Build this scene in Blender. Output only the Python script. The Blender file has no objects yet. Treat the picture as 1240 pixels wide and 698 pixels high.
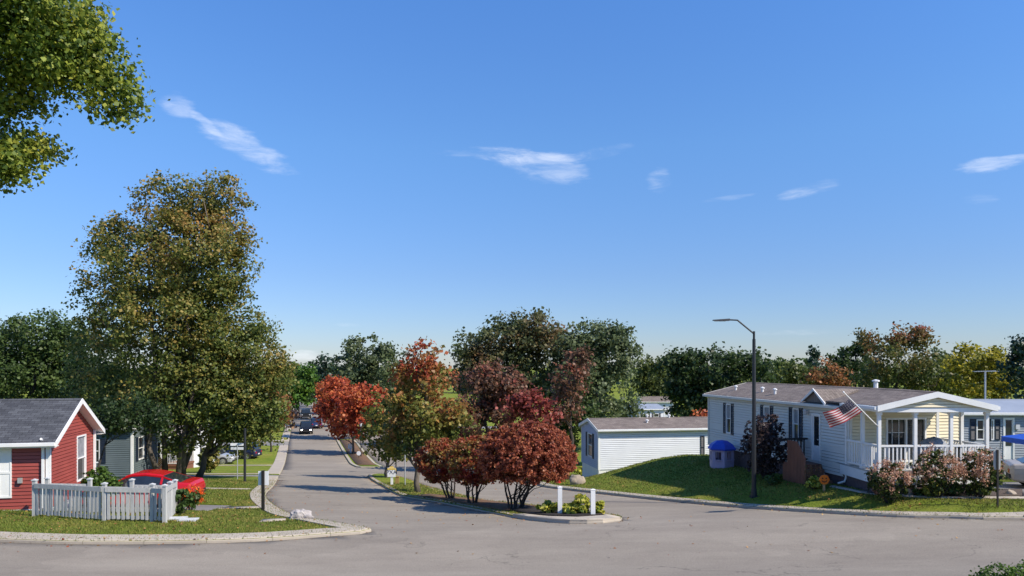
import bpy, math, random
import numpy as np
from mathutils import Vector, geometry
random.seed(7)
C = bpy.context.scene.collection
F, HX, HY, CZ = 895.0, 620.0, 442.0, 5.0      # focal length in photo pixels, optical axis, horizon row, eye height
SUN = Vector((math.cos(math.radians(26)), -math.sin(math.radians(26)), 0))
ELEV = math.radians(42)

# ------------------------------------------------------------------ terrain
_YK = np.array([-400, -30, 0, 8, 13, 17, 18, 20, 22, 24, 26, 30, 35, 42, 50, 60, 72, 80, 90, 120, 145, 200, 250, 400, 800, 3500.])
_DK = np.array([1.2, 1.2, 1.6, 3.1, 4.2, 4.85, 4.95, 5.0, 5.06, 5.2, 5.45, 5.9, 6.35, 7.05, 7.9, 8.9, 9.75, 9.97, 10.07, 10.35, 10.7, 11.8, 13, 15, 17, 18.])
_PY = np.array([0, 20, 24, 28, 34, 41, 46, 60, 100, 200])
_PD = np.array([4.5, 4.5, 4.62, 4.75, 5.08, 5.4, 5.5, 6.0, 9.5, 11.8])
_KY = np.array([0, 22.6, 24.6, 27.4, 31, 34, 44, 144])
_KX = np.array([20, 15.7, 12.1, 9.8, 7.6, 6.1, 1.97, -26.6])
def sstep(t):
    t = np.clip(t, 0, 1); return t * t * (3 - 2 * t)
def interp_smooth(y, xs, ys, h=1.2):
    return (np.interp(y - h, xs, ys) + 2 * np.interp(y, xs, ys) + np.interp(y + h, xs, ys)) / 4
def depth_below(X, Y):
    X = np.asarray(X, float); Y = np.asarray(Y, float)
    d = interp_smooth(Y, _YK, _DK)
    fade = 1 - sstep((Y - 50) / 40)
    d = d - fade * (0.025 * np.clip(X, 0, 17) + 0.02 * np.clip(-X - 5, 0, 13))
    p = interp_smooth(Y, _PY, _PD)
    w = sstep((X - np.interp(Y, _KY, _KX) - 0.4) / (2.0 + np.clip(Y - 27, 0, 20) * 0.38)) * sstep((Y - 21) / 3)
    drop = 1 - sstep((Y - 44) / 4.5) * (1 - sstep((X - 17) / 8))
    w = w * np.maximum(drop, 0)
    return d * (1 - w) + np.minimum(p, d) * w
def T(X, Y): return CZ - depth_below(X, Y)
def tz(x, y): return float(T(x, y))
def G(px, py):                                   # the ground point a photo pixel looks at
    k = (px - HX) / F; m = (py - HY) / F
    Y = np.arange(17.0, 420, 0.05)
    g = depth_below(k * Y, Y) - m * Y
    i = np.argmax(g < 0)
    y = Y[i]
    return Vector((k * y, y, tz(k * y, y)))
def P(px, py, Y): return Vector(((px - HX) / F * Y, Y, CZ - (py - HY) / F * Y))

# ------------------------------------------------------------------ mesh helpers
class MB:
    def __init__(s): s.v = []; s.f = []; s.m = []
    def add(s, vs, fs, mi=0):
        b = len(s.v); s.v += [tuple(v) for v in vs]
        for f in fs: s.f.append([i + b for i in f]); s.m.append(mi)
        return s
    def hexa(s, c, mi=0):                        # c: 8 corners, bottom ring then top ring (ccw)
        return s.add(c, [(3, 2, 1, 0), (4, 5, 6, 7), (0, 1, 5, 4), (1, 2, 6, 5), (2, 3, 7, 6), (3, 0, 4, 7)], mi)
    def box(s, x0, x1, y0, y1, z0, z1, mi=0):
        return s.hexa([(x0, y0, z0), (x1, y0, z0), (x1, y1, z0), (x0, y1, z0), (x0, y0, z1), (x1, y0, z1), (x1, y1, z1), (x0, y1, z1)], mi)
    def cbox(s, c, size, rz=0, mi=0):
        hx, hy, hz = size[0] / 2, size[1] / 2, size[2] / 2; ca, sa = math.cos(rz), math.sin(rz); o = []
        for z in (-hz, hz):
            for x, y in ((-hx, -hy), (hx, -hy), (hx, hy), (-hx, hy)):
                o.append((c[0] + x * ca - y * sa, c[1] + x * sa + y * ca, c[2] + z))
        return s.hexa(o, mi)
    def beam(s, a, b, w, h=None, mi=0):          # rectangular bar between two points
        h = h or w; a = Vector(a); b = Vector(b); d = (b - a).normalized()
        up = Vector((0, 0, 1)) if abs(d.z) < 0.95 else Vector((0, 1, 0))
        r = d.cross(up).normalized(); u = r.cross(d).normalized(); o = []
        for p in (a, b):
            for i, j in ((-1, -1), (1, -1), (1, 1), (-1, 1)): o.append(p + r * (i * w / 2) + u * (j * h / 2))
        return s.add(o, [(0, 1, 2, 3), (7, 6, 5, 4), (0, 4, 5, 1), (1, 5, 6, 2), (2, 6, 7, 3), (3, 7, 4, 0)], mi)
    def tube(s, pts, rad, n=8, mi=0, caps=True):
        pts = [Vector(p) for p in pts]
        if not hasattr(rad, '__len__'): rad = [rad] * len(pts)
        b = len(s.v); d0 = (pts[1] - pts[0]).normalized()
        r = d0.cross(Vector((0, 0, 1)));
        if r.length < 0.1: r = d0.cross(Vector((1, 0, 0)))
        r.normalize()
        for i, p in enumerate(pts):
            d = (pts[min(i + 1, len(pts) - 1)] - pts[max(i - 1, 0)]).normalized()
            r = (r - d * r.dot(d)).normalized(); u = d.cross(r)
            for k in range(n):
                a = 2 * math.pi * k / n; s.v.append(tuple(p + (r * math.cos(a) + u * math.sin(a)) * rad[i]))
        for i in range(len(pts) - 1):
            for k in range(n):
                k2 = (k + 1) % n; s.f.append([b + i * n + k, b + i * n + k2, b + (i + 1) * n + k2, b + (i + 1) * n + k]); s.m.append(mi)
        if caps:
            s.f.append([b + k for k in range(n)][::-1]); s.m.append(mi)
            e = b + (len(pts) - 1) * n; s.f.append([e + k for k in range(n)]); s.m.append(mi)
        return s
    def lathe(s, c, prof, n=16, mi=0):           # prof: (radius, z) list
        return s.tube([Vector((c[0], c[1], c[2] + z)) for r, z in prof], [max(r, 1e-3) for r, z in prof], n, mi) if False else s._lathe(c, prof, n, mi)
    def _lathe(s, c, prof, n, mi):
        b = len(s.v)
        for r, z in prof:
            for k in range(n):
                a = 2 * math.pi * k / n; s.v.append((c[0] + r * math.cos(a), c[1] + r * math.sin(a), c[2] + z))
        for i in range(len(prof) - 1):
            for k in range(n):
                k2 = (k + 1) % n; s.f.append([b + i * n + k, b + i * n + k2, b + (i + 1) * n + k2, b + (i + 1) * n + k]); s.m.append(mi)
        s.f.append([b + k for k in range(n)][::-1]); s.m.append(mi)
        e = b + (len(prof) - 1) * n; s.f.append([e + k for k in range(n)]); s.m.append(mi)
        return s
    def prism(s, poly, o, ux, uy, depth, mi=0):  # planar outline pushed by vector `depth`
        o = Vector(o); ux = Vector(ux); uy = Vector(uy); depth = Vector(depth); n = len(poly)
        vs = [o + ux * a + uy * b for a, b in poly]; vs += [v + depth for v in vs]
        return s.add(vs, [list(range(n))[::-1], [i + n for i in range(n)]] + [(i, (i + 1) % n, (i + 1) % n + n, i + n) for i in range(n)], mi)
    def build(s, name, mats, parent=None, smooth=False, label=None):
        me = bpy.data.meshes.new(name); me.from_pydata(s.v, [], s.f); me.update()
        if not isinstance(mats, (list, tuple)): mats = [mats]
        for m in mats: me.materials.append(m)
        if len(mats) > 1: me.polygons.foreach_set('material_index', s.m)
        if smooth: me.polygons.foreach_set('use_smooth', [True] * len(me.polygons))
        o = bpy.data.objects.new(name, me); C.objects.link(o)
        if parent is not None: o.parent = parent
        if label: o['label'] = label
        return o
def fast_mesh(name, verts, k, mat, parent=None, rnd=None):      # verts (n*k,3): n separate k-gons
    n = len(verts) // k
    me = bpy.data.meshes.new(name); me.vertices.add(n * k); me.vertices.foreach_set('co', np.ascontiguousarray(verts, dtype=np.float32).ravel())
    me.loops.add(n * k); me.loops.foreach_set('vertex_index', np.arange(n * k, dtype=np.int32))
    me.polygons.add(n); me.polygons.foreach_set('loop_start', np.arange(0, n * k, k, dtype=np.int32))
    try: me.polygons.foreach_set('loop_total', np.full(n, k, dtype=np.int32))
    except Exception: pass
    if rnd is not None:
        a = me.attributes.new('rnd', 'FLOAT', 'FACE'); a.data.foreach_set('value', rnd.astype(np.float32))
    me.update(calc_edges=True); me.materials.append(mat)
    o = bpy.data.objects.new(name, me); C.objects.link(o)
    if parent is not None: o.parent = parent
    return o
def thing(name, label, cat, loc=(0, 0, 0), rz=0, group=None):
    o = bpy.data.objects.new(name, None); o.empty_display_size = 0.3; C.objects.link(o)
    o.location = loc; o.rotation_euler = (0, 0, rz); tag(o, label, cat, group); return o
def tag(o, label=None, cat=None, group=None, kind=None):
    if label: o['label'] = label
    if cat: o['category'] = cat
    if group: o['group'] = group
    if kind: o['kind'] = kind
    return o

# ------------------------------------------------------------------ materials
def new_mat(name):
    m = bpy.data.materials.new(name); m.use_nodes = True; nt = m.node_tree
    return m, nt, nt.nodes['Principled BSDF'], nt.nodes['Material Output']
def N(nt, t, **kw):
    n = nt.nodes.new(t)
    for k, v in kw.items():
        if k in n.inputs: n.inputs[k].default_value = v
        else: setattr(n, k, v)
    return n
def col(c): return (c[0], c[1], c[2], 1)
def ramp(nt, stops, interp='LINEAR'):
    r = nt.nodes.new('ShaderNodeValToRGB'); r.color_ramp.interpolation = interp; e = r.color_ramp.elements
    while len(e) < len(stops): e.new(0.5)
    for i, (p, c) in enumerate(stops): e[i].position = p; e[i].color = col(c)
    return r
def mat(name, c, rough=0.6, c2=None, scale=3.0, bump=0.0, bscale=None, metal=0.0, detail=5, spec=0.5, emit=None, estr=0, coord='Object', stretch=None):
    m, nt, b, out = new_mat(name); L = nt.links.new
    b.inputs['Roughness'].default_value = rough; b.inputs['Metallic'].default_value = metal
    b.inputs['Specular IOR Level'].default_value = spec
    tc = nt.nodes.new('ShaderNodeTexCoord'); src = tc.outputs[coord]
    if stretch:
        mp = N(nt, 'ShaderNodeMapping'); mp.inputs['Scale'].default_value = stretch; L(src, mp.inputs[0]); src = mp.outputs[0]
    c2 = c2 or tuple(x * 0.8 for x in c)
    n1 = N(nt, 'ShaderNodeTexNoise', Scale=scale, Detail=detail, Roughness=0.65); L(src, n1.inputs['Vector'])
    r = ramp(nt, [(0.3, c), (0.7, c2)]); L(n1.outputs['Fac'], r.inputs[0]); L(r.outputs[0], b.inputs['Base Color'])
    if bump:
        n2 = N(nt, 'ShaderNodeTexNoise', Scale=bscale or scale * 6, Detail=4); L(src, n2.inputs['Vector'])
        bp = N(nt, 'ShaderNodeBump', Strength=bump, Distance=0.03); L(n2.outputs['Fac'], bp.inputs['Height']); L(bp.outputs[0], b.inputs['Normal'])
    if emit: b.inputs['Emission Color'].default_value = col(emit); b.inputs['Emission Strength'].default_value = estr
    return m
def leaf_mat(name, cols, scale=0.6, wn=1.0, wr=0.4, trans=0.45, zgrad=None, rough=0.5):
    """cols: hues spread over clumps (noise) and single leaves (random); zgrad: (z0, z1, weight) the hue follows height"""
    m, nt, b, out = new_mat(name); L = nt.links.new
    tc = nt.nodes.new('ShaderNodeTexCoord'); at = N(nt, 'ShaderNodeAttribute', attribute_name='rnd')
    n1 = N(nt, 'ShaderNodeTexNoise', Scale=scale, Detail=2); L(tc.outputs['Object'], n1.inputs['Vector'])
    a = N(nt, 'ShaderNodeMath', operation='MULTIPLY_ADD'); L(n1.outputs['Fac'], a.inputs[0]); a.inputs[1].default_value = wn * 1.8; a.inputs[2].default_value = 0.5 - 0.9 * wn - wr * 0.5
    c = N(nt, 'ShaderNodeMath', operation='MULTIPLY_ADD'); L(at.outputs['Fac'], c.inputs[0]); c.inputs[1].default_value = wr; L(a.outputs[0], c.inputs[2])
    last = c
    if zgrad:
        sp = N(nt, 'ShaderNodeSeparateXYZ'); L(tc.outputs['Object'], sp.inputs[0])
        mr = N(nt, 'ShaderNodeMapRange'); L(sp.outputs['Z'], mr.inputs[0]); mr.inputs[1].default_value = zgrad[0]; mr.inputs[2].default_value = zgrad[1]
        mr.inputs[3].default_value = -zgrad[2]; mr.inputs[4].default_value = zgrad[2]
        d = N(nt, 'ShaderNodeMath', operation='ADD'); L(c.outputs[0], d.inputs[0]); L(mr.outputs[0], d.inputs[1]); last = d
    k = len(cols); r = ramp(nt, [(i / max(k - 1, 1), q) for i, q in enumerate(cols)]); L(last.outputs[0], r.inputs[0])
    hv = N(nt, 'ShaderNodeHueSaturation'); L(r.outputs[0], hv.inputs['Color'])
    mr2 = N(nt, 'ShaderNodeMapRange'); L(at.outputs['Fac'], mr2.inputs[0]); mr2.inputs[3].default_value = 1.0; mr2.inputs[4].default_value = 1.95; L(mr2.outputs[0], hv.inputs['Value'])
    L(hv.outputs[0], b.inputs['Base Color']); b.inputs['Roughness'].default_value = rough; b.inputs['Specular IOR Level'].default_value = 0.35
    tr = N(nt, 'ShaderNodeBsdfTranslucent'); L(hv.outputs[0], tr.inputs[0])
    mx = N(nt, 'ShaderNodeMixShader'); mx.inputs[0].default_value = trans; L(b.outputs[0], mx.inputs[1]); L(tr.outputs[0], mx.inputs[2]); L(mx.outputs[0], out.inputs[0])
    return m
def asphalt_mat(name, ca, cb, cracks=True):
    m, nt, b, out = new_mat(name); L = nt.links.new
    tc = nt.nodes.new('ShaderNodeTexCoord'); mp = N(nt, 'ShaderNodeMapping'); mp.inputs['Scale'].default_value = (0.35, 1.0, 1.0); L(tc.outputs['Object'], mp.inputs[0])
    n1 = N(nt, 'ShaderNodeTexNoise', Scale=0.55, Detail=8, Roughness=0.7); L(mp.outputs[0], n1.inputs['Vector'])
    r1 = ramp(nt, [(0.32, ca), (0.68, cb)]); L(n1.outputs['Fac'], r1.inputs[0])
    n2 = N(nt, 'ShaderNodeTexNoise', Scale=38, Detail=3, Roughness=0.8); L(tc.outputs['Object'], n2.inputs['Vector'])
    mr = N(nt, 'ShaderNodeMapRange'); L(n2.outputs['Fac'], mr.inputs[0]); mr.inputs[1].default_value = 0.3; mr.inputs[2].default_value = 0.7; mr.inputs[3].default_value = 0.68; mr.inputs[4].default_value = 1.3
    mu = N(nt, 'ShaderNodeMix', data_type='RGBA', blend_type='MULTIPLY'); mu.inputs[0].default_value = 1
    L(r1.outputs[0], mu.inputs[6]); L(mr.outputs[0], mu.inputs[7]); last = mu.outputs[2]
    if cracks:
        nw = N(nt, 'ShaderNodeTexNoise', Scale=1.1, Detail=4); L(tc.outputs['Object'], nw.inputs['Vector'])
        ad = N(nt, 'ShaderNodeMix', data_type='RGBA', blend_type='LINEAR_LIGHT'); ad.inputs[0].default_value = 0.9; L(tc.outputs['Object'], ad.inputs[6]); L(nw.outputs['Color'], ad.inputs[7])
        vo = N(nt, 'ShaderNodeTexVoronoi', feature='DISTANCE_TO_EDGE', Scale=0.16); L(ad.outputs[2], vo.inputs['Vector'])
        rc = ramp(nt, [(0.0, (0.62, 0.62, 0.62)), (0.0025, (0.8, 0.8, 0.8)), (0.0045, (1, 1, 1))]); L(vo.outputs['Distance'], rc.inputs[0])
        n4 = N(nt, 'ShaderNodeTexNoise', Scale=0.25, Detail=2); L(tc.outputs['Object'], n4.inputs['Vector'])
        rm = ramp(nt, [(0.5, (0, 0, 0)), (0.56, (1, 1, 1))]); L(n4.outputs['Fac'], rm.inputs[0])
        m2 = N(nt, 'ShaderNodeMix', data_type='RGBA', blend_type='MULTIPLY'); L(rm.outputs[0], m2.inputs[0]); L(last, m2.inputs[6]); L(rc.outputs[0], m2.inputs[7]); last = m2.outputs[2]
        # tar patches and stains
        vb = N(nt, 'ShaderNodeTexVoronoi', feature='F1', Scale=0.13); L(ad.outputs[2], vb.inputs['Vector']); sv = N(nt, 'ShaderNodeSeparateColor'); L(vb.outputs['Color'], sv.inputs[0])
        rv = N(nt, 'ShaderNodeMapRange'); L(sv.outputs[0], rv.inputs[0]); rv.inputs[3].default_value = .94; rv.inputs[4].default_value = 1.05
        m9 = N(nt, 'ShaderNodeMix', data_type='RGBA', blend_type='MULTIPLY'); m9.inputs[0].default_value = 1; L(last, m9.inputs[6]); L(rv.outputs[0], m9.inputs[7]); last = m9.outputs[2]
        n5 = N(nt, 'ShaderNodeTexNoise', Scale=1.7, Detail=6, Roughness=0.75); L(mp.outputs[0], n5.inputs['Vector'])
        r5 = ramp(nt, [(0.66, (1, 1, 1)), (0.74, (0.8, 0.8, 0.79))]); L(n5.outputs['Fac'], r5.inputs[0])
        m3 = N(nt, 'ShaderNodeMix', data_type='RGBA', blend_type='MULTIPLY'); m3.inputs[0].default_value = 1; L(last, m3.inputs[6]); L(r5.outputs[0], m3.inputs[7]); last = m3.outputs[2]
    L(last, b.inputs['Base Color']); b.inputs['Roughness'].default_value = 0.9; b.inputs['Specular IOR Level'].default_value = 0.25
    bp = N(nt, 'ShaderNodeBump', Strength=0.35, Distance=0.01); L(n2.outputs['Fac'], bp.inputs['Height']); L(bp.outputs[0], b.inputs['Normal'])
    return m
def lawn_mat():
    m, nt, b, out = new_mat('lawn_grass'); L = nt.links.new
    tc = nt.nodes.new('ShaderNodeTexCoord')
    n1 = N(nt, 'ShaderNodeTexNoise', Scale=0.35, Detail=7, Roughness=0.7); L(tc.outputs['Object'], n1.inputs['Vector'])
    r1 = ramp(nt, [(0.28, (0.1, 0.155, 0.016)), (0.46, (0.155, 0.205, 0.022)), (0.6, (0.21, 0.22, 0.034)), (0.78, (0.27, 0.22, 0.08))]); L(n1.outputs['Fac'], r1.inputs[0])
    mp = N(nt, 'ShaderNodeMapping'); mp.inputs['Scale'].default_value = (1, 0.6, 1); L(tc.outputs['Object'], mp.inputs[0])
    n2 = N(nt, 'ShaderNodeTexNoise', Scale=14, Detail=6, Roughness=0.85); L(mp.outputs[0], n2.inputs['Vector'])
    r2 = ramp(nt, [(0.3, (0.45, 0.5, 0.5)), (0.5, (1, 1, 1)), (0.72, (1.5, 1.4, 1.1))]); L(n2.outputs['Fac'], r2.inputs[0])
    mu = N(nt, 'ShaderNodeMix', data_type='RGBA', blend_type='MULTIPLY'); mu.inputs[0].default_value = 1; L(r1.outputs[0], mu.inputs[6]); L(r2.outputs[0], mu.inputs[7])
    L(mu.outputs[2], b.inputs['Base Color']); b.inputs['Roughness'].default_value = 0.9; b.inputs['Specular IOR Level'].default_value = 0.15
    bp = N(nt, 'ShaderNodeBump', Strength=1.0, Distance=0.08); L(n2.outputs['Fac'], bp.inputs['Height']); L(bp.outputs[0], b.inputs['Normal'])
    return m
def shingle_mat(name, c1, c2, c3):
    m, nt, b, out = new_mat(name); L = nt.links.new
    uv = nt.nodes.new('ShaderNodeUVMap')
    br = N(nt, 'ShaderNodeTexBrick', Scale=1.0); br.inputs['Color1'].default_value = col(c1); br.inputs['Color2'].default_value = col(c2); br.inputs['Mortar'].default_value = col(c3)
    br.inputs['Brick Width'].default_value = 0.32; br.inputs['Row Height'].default_value = 0.145; br.inputs['Mortar Size'].default_value = 0.008; br.inputs['Mortar Smooth'].default_value = 0.4
    L(uv.outputs[0], br.inputs['Vector'])
    n1 = N(nt, 'ShaderNodeTexNoise', Scale=1.2, Detail=6, Roughness=0.7); L(uv.outputs[0], n1.inputs['Vector'])
    r1 = ramp(nt, [(0.3, (0.72, 0.72, 0.72)), (0.7, (1.2, 1.2, 1.2))]); L(n1.outputs['Fac'], r1.inputs[0])
    n2 = N(nt, 'ShaderNodeTexNoise', Scale=30, Detail=3); L(uv.outputs[0], n2.inputs['Vector'])
    r2 = ramp(nt, [(0.3, (0.7, 0.7, 0.7)), (0.7, (1.3, 1.3, 1.3))]); L(n2.outputs['Fac'], r2.inputs[0])
    mu = N(nt, 'ShaderNodeMix', data_type='RGBA', blend_type='MULTIPLY'); mu.inputs[0].default_value = 1; L(br.outputs['Color'], mu.inputs[6]); L(r1.outputs[0], mu.inputs[7])
    m2 = N(nt, 'ShaderNodeMix', data_type='RGBA', blend_type='MULTIPLY'); m2.inputs[0].default_value = 1; L(mu.outputs[2], m2.inputs[6]); L(r2.outputs[0], m2.inputs[7])
    L(m2.outputs[2], b.inputs['Base Color']); b.inputs['Roughness'].default_value = 0.92; b.inputs['Specular IOR Level'].default_value = 0.2
    bp = N(nt, 'ShaderNodeBump', Strength=0.6, Distance=0.02); L(br.outputs['Fac'], bp.inputs['Height']); bp.invert = True; L(bp.outputs[0], b.inputs['Normal'])
    return m
M = {}
M['asphalt'] = asphalt_mat('road_asphalt', (0.21, 0.18, 0.145), (0.285, 0.25, 0.2))
M['drive'] = asphalt_mat('driveway_asphalt', (0.17, 0.165, 0.16), (0.24, 0.23, 0.21), False)
M['concrete'] = mat('concrete', (0.43, 0.375, 0.3), 0.9, (0.34, 0.295, 0.235), 0.9, 0.2, 12, detail=8)
M['lawn'] = lawn_mat()
M['mulch'] = mat('dark_mulch', (0.035, 0.025, 0.02), 1, (0.012, 0.009, 0.008), 12, 1, 40)
M['litter'] = mat('leaf_litter', (0.2, 0.09, 0.05), 1, (0.07, 0.06, 0.025), 5, 1, 30, detail=10)
M['bed'] = mat('garden_soil', (0.1, 0.07, 0.05), 1, (0.045, 0.032, 0.025), 6, 1, 30)
M['white'] = mat('white_trim', (0.78, 0.78, 0.76), 0.45, (0.68, 0.68, 0.66), 1.5)
M['white_vinyl'] = mat('white_vinyl_siding', (0.72, 0.74, 0.76), 0.5, (0.62, 0.64, 0.66), 0.8, stretch=(1, 1, 3))
M['blue_vinyl'] = mat('pale_blue_siding', (0.66, 0.64, 0.57), 0.55, (0.59, 0.575, 0.52), 0.7, stretch=(1, 1, 3))
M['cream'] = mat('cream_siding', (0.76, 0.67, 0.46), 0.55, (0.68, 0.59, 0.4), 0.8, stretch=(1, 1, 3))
M['red_siding'] = mat('red_siding', (0.31, 0.062, 0.046), 0.5, (0.24, 0.046, 0.035), 0.9, stretch=(1, 1, 3))
M['grey_siding'] = mat('grey_siding', (0.3, 0.33, 0.36), 0.6, (0.24, 0.27, 0.3), 0.8)
M['slate_siding'] = mat('slate_siding', (0.12, 0.15, 0.155), 0.6, (0.085, 0.11, 0.115), 0.8)
M['shaded_siding'] = mat('shade_tinted_white_siding', (0.43, 0.46, 0.56), 0.6, (0.37, 0.4, 0.5), 0.8)  # white siding with the end wall's bluish shade put into its colour
M['sh_dark'] = shingle_mat('charcoal_shingles', (0.055, 0.058, 0.066), (0.095, 0.1, 0.11), (0.03, 0.03, 0.035))
M['sh_brown'] = shingle_mat('brown_shingles', (0.16, 0.13, 0.115), (0.215, 0.18, 0.155), (0.09, 0.075, 0.065))
M['metal_roof'] = mat('pale_metal_roof', (0.34, 0.37, 0.41), 0.5, (0.27, 0.3, 0.34), 0.6, metal=0.2)
M['shutter_blue'] = mat('navy_shutter', (0.012, 0.02, 0.035), 0.5)
M['shutter_black'] = mat('black_shutter', (0.02, 0.02, 0.028), 0.5)
M['glass'] = mat('window_glass', (0.03, 0.036, 0.042), 0.06, (0.015, 0.018, 0.02), 1.2, spec=0.8)
M['curtain'] = mat('pale_curtain', (0.3, 0.31, 0.33), 0.6, (0.16, 0.17, 0.18), 5)
M['black_metal'] = mat('black_metal', (0.012, 0.012, 0.013), 0.4, spec=0.5)
M['pole_dark'] = mat('dark_bronze_metal', (0.02, 0.022, 0.025), 0.45)
M['steel'] = mat('galvanised_steel', (0.5, 0.51, 0.52), 0.45, (0.4, 0.41, 0.42), 8, metal=0.5)
M['grey_paint'] = mat('grey_painted_wood', (0.47, 0.47, 0.455), 0.7, (0.36, 0.36, 0.35), 6, 0.2, 30, stretch=(1, 1, 0.3))
M['grey_cap'] = mat('pale_grey_wood', (0.55, 0.56, 0.56), 0.7, (0.42, 0.43, 0.43), 6)
M['brown_wood'] = mat('brown_stained_wood', (0.24, 0.1, 0.06), 0.7, (0.14, 0.06, 0.038), 4, 0.3, 20, stretch=(1, 1, 0.2))
M['skirt'] = mat('maroon_brick_skirt', (0.12, 0.085, 0.085), 0.9, (0.07, 0.05, 0.052), 9, 0.5)
M['bark'] = mat('grey_bark', (0.15, 0.125, 0.1), 0.95, (0.06, 0.05, 0.04), 4, 0.8, 18, stretch=(1, 1, 0.25))
M['bark_dark'] = mat('dark_bark', (0.06, 0.048, 0.04), 0.95, (0.028, 0.023, 0.02), 5, 0.8, 20, stretch=(1, 1, 0.3))
M['rock'] = mat('grey_granite', (0.5, 0.46, 0.43), 0.9, (0.2, 0.18, 0.17), 3.5, 1, 9, detail=9)
M['rock_tan'] = mat('tan_fieldstone', (0.38, 0.31, 0.23), 0.9, (0.22, 0.18, 0.14), 3.5, 0.8, 9, detail=9)
M['hydrant'] = mat('hydrant_red', (0.5, 0.02, 0.015), 0.4, (0.36, 0.015, 0.012), 6)
M['tyre'] = mat('tyre_rubber', (0.018, 0.018, 0.018), 0.85)
M['alloy'] = mat('wheel_alloy', (0.5, 0.5, 0.5), 0.3, metal=0.7)
M['car_glass'] = mat('car_glass', (0.02, 0.026, 0.03), 0.04, (0.012, 0.015, 0.018), 2, spec=0.9)
M['black_plastic'] = mat('black_plastic', (0.015, 0.015, 0.016), 0.6)
M['taillight'] = mat('red_lens', (0.4, 0.01, 0.015), 0.15)
M['lens'] = mat('clear_lens', (0.75, 0.76, 0.78), 0.15)
M['lamp_on'] = mat('headlamp_lit', (0.9, 0.9, 0.9), 0.2, emit=(1, 0.97, 0.9), estr=9)
M['playhouse'] = mat('lilac_plastic', (0.42, 0.36, 0.5), 0.5, (0.36, 0.3, 0.44), 3)
M['blue_plastic'] = mat('blue_plastic', (0.02, 0.07, 0.5), 0.4, (0.015, 0.055, 0.4), 3)
M['blue_tarp'] = mat('blue_canopy_cloth', (0.02, 0.1, 0.55), 0.6, (0.015, 0.08, 0.42), 2, 0.3, 6)
M['grill_cover'] = mat('grey_cover_cloth', (0.24, 0.26, 0.29), 0.7, (0.16, 0.175, 0.2), 3, 0.6, 7)
M['orange'] = mat('orange_paint', (0.85, 0.19, 0.01), 0.5, (0.75, 0.15, 0.01), 6)
M['wood_stake'] = mat('raw_wood', (0.5, 0.33, 0.17), 0.8, (0.36, 0.23, 0.12), 10)
M['black_paint'] = mat('black_paint', (0.015, 0.012, 0.01), 0.6)
M['flag_red'] = mat('flag_red', (0.26, 0.008, 0.02), 0.75, (0.21, 0.006, 0.016), 4)
M['flag_white'] = mat('flag_white', (0.46, 0.41, 0.42), 0.75)
M['flag_blue'] = mat('flag_blue', (0.006, 0.008, 0.035), 0.75)
M['sign_white'] = mat('sign_white', (0.78, 0.78, 0.78), 0.5, (0.7, 0.7, 0.7), 4)
M['sign_yellow'] = mat('sign_yellow', (0.75, 0.5, 0.03), 0.5)
M['sign_back'] = mat('sign_aluminium', (0.42, 0.43, 0.42), 0.5, (0.34, 0.35, 0.34), 5, metal=0.3)
M['sign_ink'] = mat('sign_ink', (0.02, 0.03, 0.08), 0.6)
M['brown_post'] = mat('tan_post', (0.33, 0.21, 0.07), 0.8)
M['frost'] = mat('frosted_lantern', (0.6, 0.62, 0.64), 0.3)

# ------------------------------------------------------------------ ground: one triangulation, sorted into surfaces
def catmull(pts, step=1.0, closed=False):
    out = []; n = len(pts); rng = range(n if closed else n - 1)
    g = lambda i: pts[i % n] if closed else pts[min(max(i, 0), n - 1)]
    for i in rng:
        p0, p1, p2, p3 = (Vector(g(i + k)[:2]) for k in (-1, 0, 1, 2))
        m = max(1, int((p2 - p1).length / step))
        for j in range(m):
            t = j / m
            out.append(0.5 * ((2 * p1) + (p2 - p0) * t + (2 * p0 - 5 * p1 + 4 * p2 - p3) * t * t + (3 * p1 - p0 - 3 * p2 + p3) * t ** 3))
    if not closed: out.append(Vector(pts[-1][:2]))
    return out
def lin(pts, step):
    out = []
    for a, b in zip(pts, pts[1:]):
        a = Vector(a[:2]); b = Vector(b[:2]); m = max(1, int((b - a).length / step))
        out += [a + (b - a) * (j / m) for j in range(m)]
    out.append(Vector(pts[-1][:2])); return out
g2 = lambda *q: [G(*p).to_2d() for p in q]
SL = -0.286
XL = lambda y: -1.55 + SL * y        # left kerb of the avenue
XM0 = lambda y: 4.8 + SL * y         # median, left edge
XM1 = lambda y: 7.4 + SL * y         # median, right edge
XR = lambda y: 14.55 + SL * y        # right kerb of the avenue
V2 = lambda x, y: Vector((x, y))
left_corner = catmull([V2(XL(48), 48), V2(XL(42), 42)] + g2((322, 598), (323, 606), (334, 616), (352, 625.5), (380, 631.5), (412, 637.5), (440, 642), (449, 644.2), (436, 647), (400, 650), (330, 655), (250, 658), (120, 659.5), (0, 656.5)) + [V2(-24, 21.0), V2(-70, 21.3)], 0.5)
left_kerb = lin([V2(XL(275), 275), V2(XL(48), 48)], 3)
right_kerb = lin([V2(XR(275), 275), V2(XR(50), 50)], 3)
right_corner = catmull([V2(XR(50), 50), V2(XR(46), 46)] + g2((660, 590.5), (700, 595.5), (740, 600), (780, 604.5), (840, 610.5), (940, 618.5), (1060, 625.5), (1150, 628), (1240, 629.5)) + [V2(24, 21.8), V2(70, 21.5)], 0.5)
near_kerb = catmull([V2(70, 17.0), V2(30, 13.4), V2(18, 13.1)] + [V2(13, 13.1), V2(5, 14.0), V2(-20, 14.7), V2(-70, 15)], 0.8)
road_poly = left_kerb[:-1] + left_corner + near_kerb[::-1] + right_corner[::-1] + right_kerb[::-1][1:]
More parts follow.
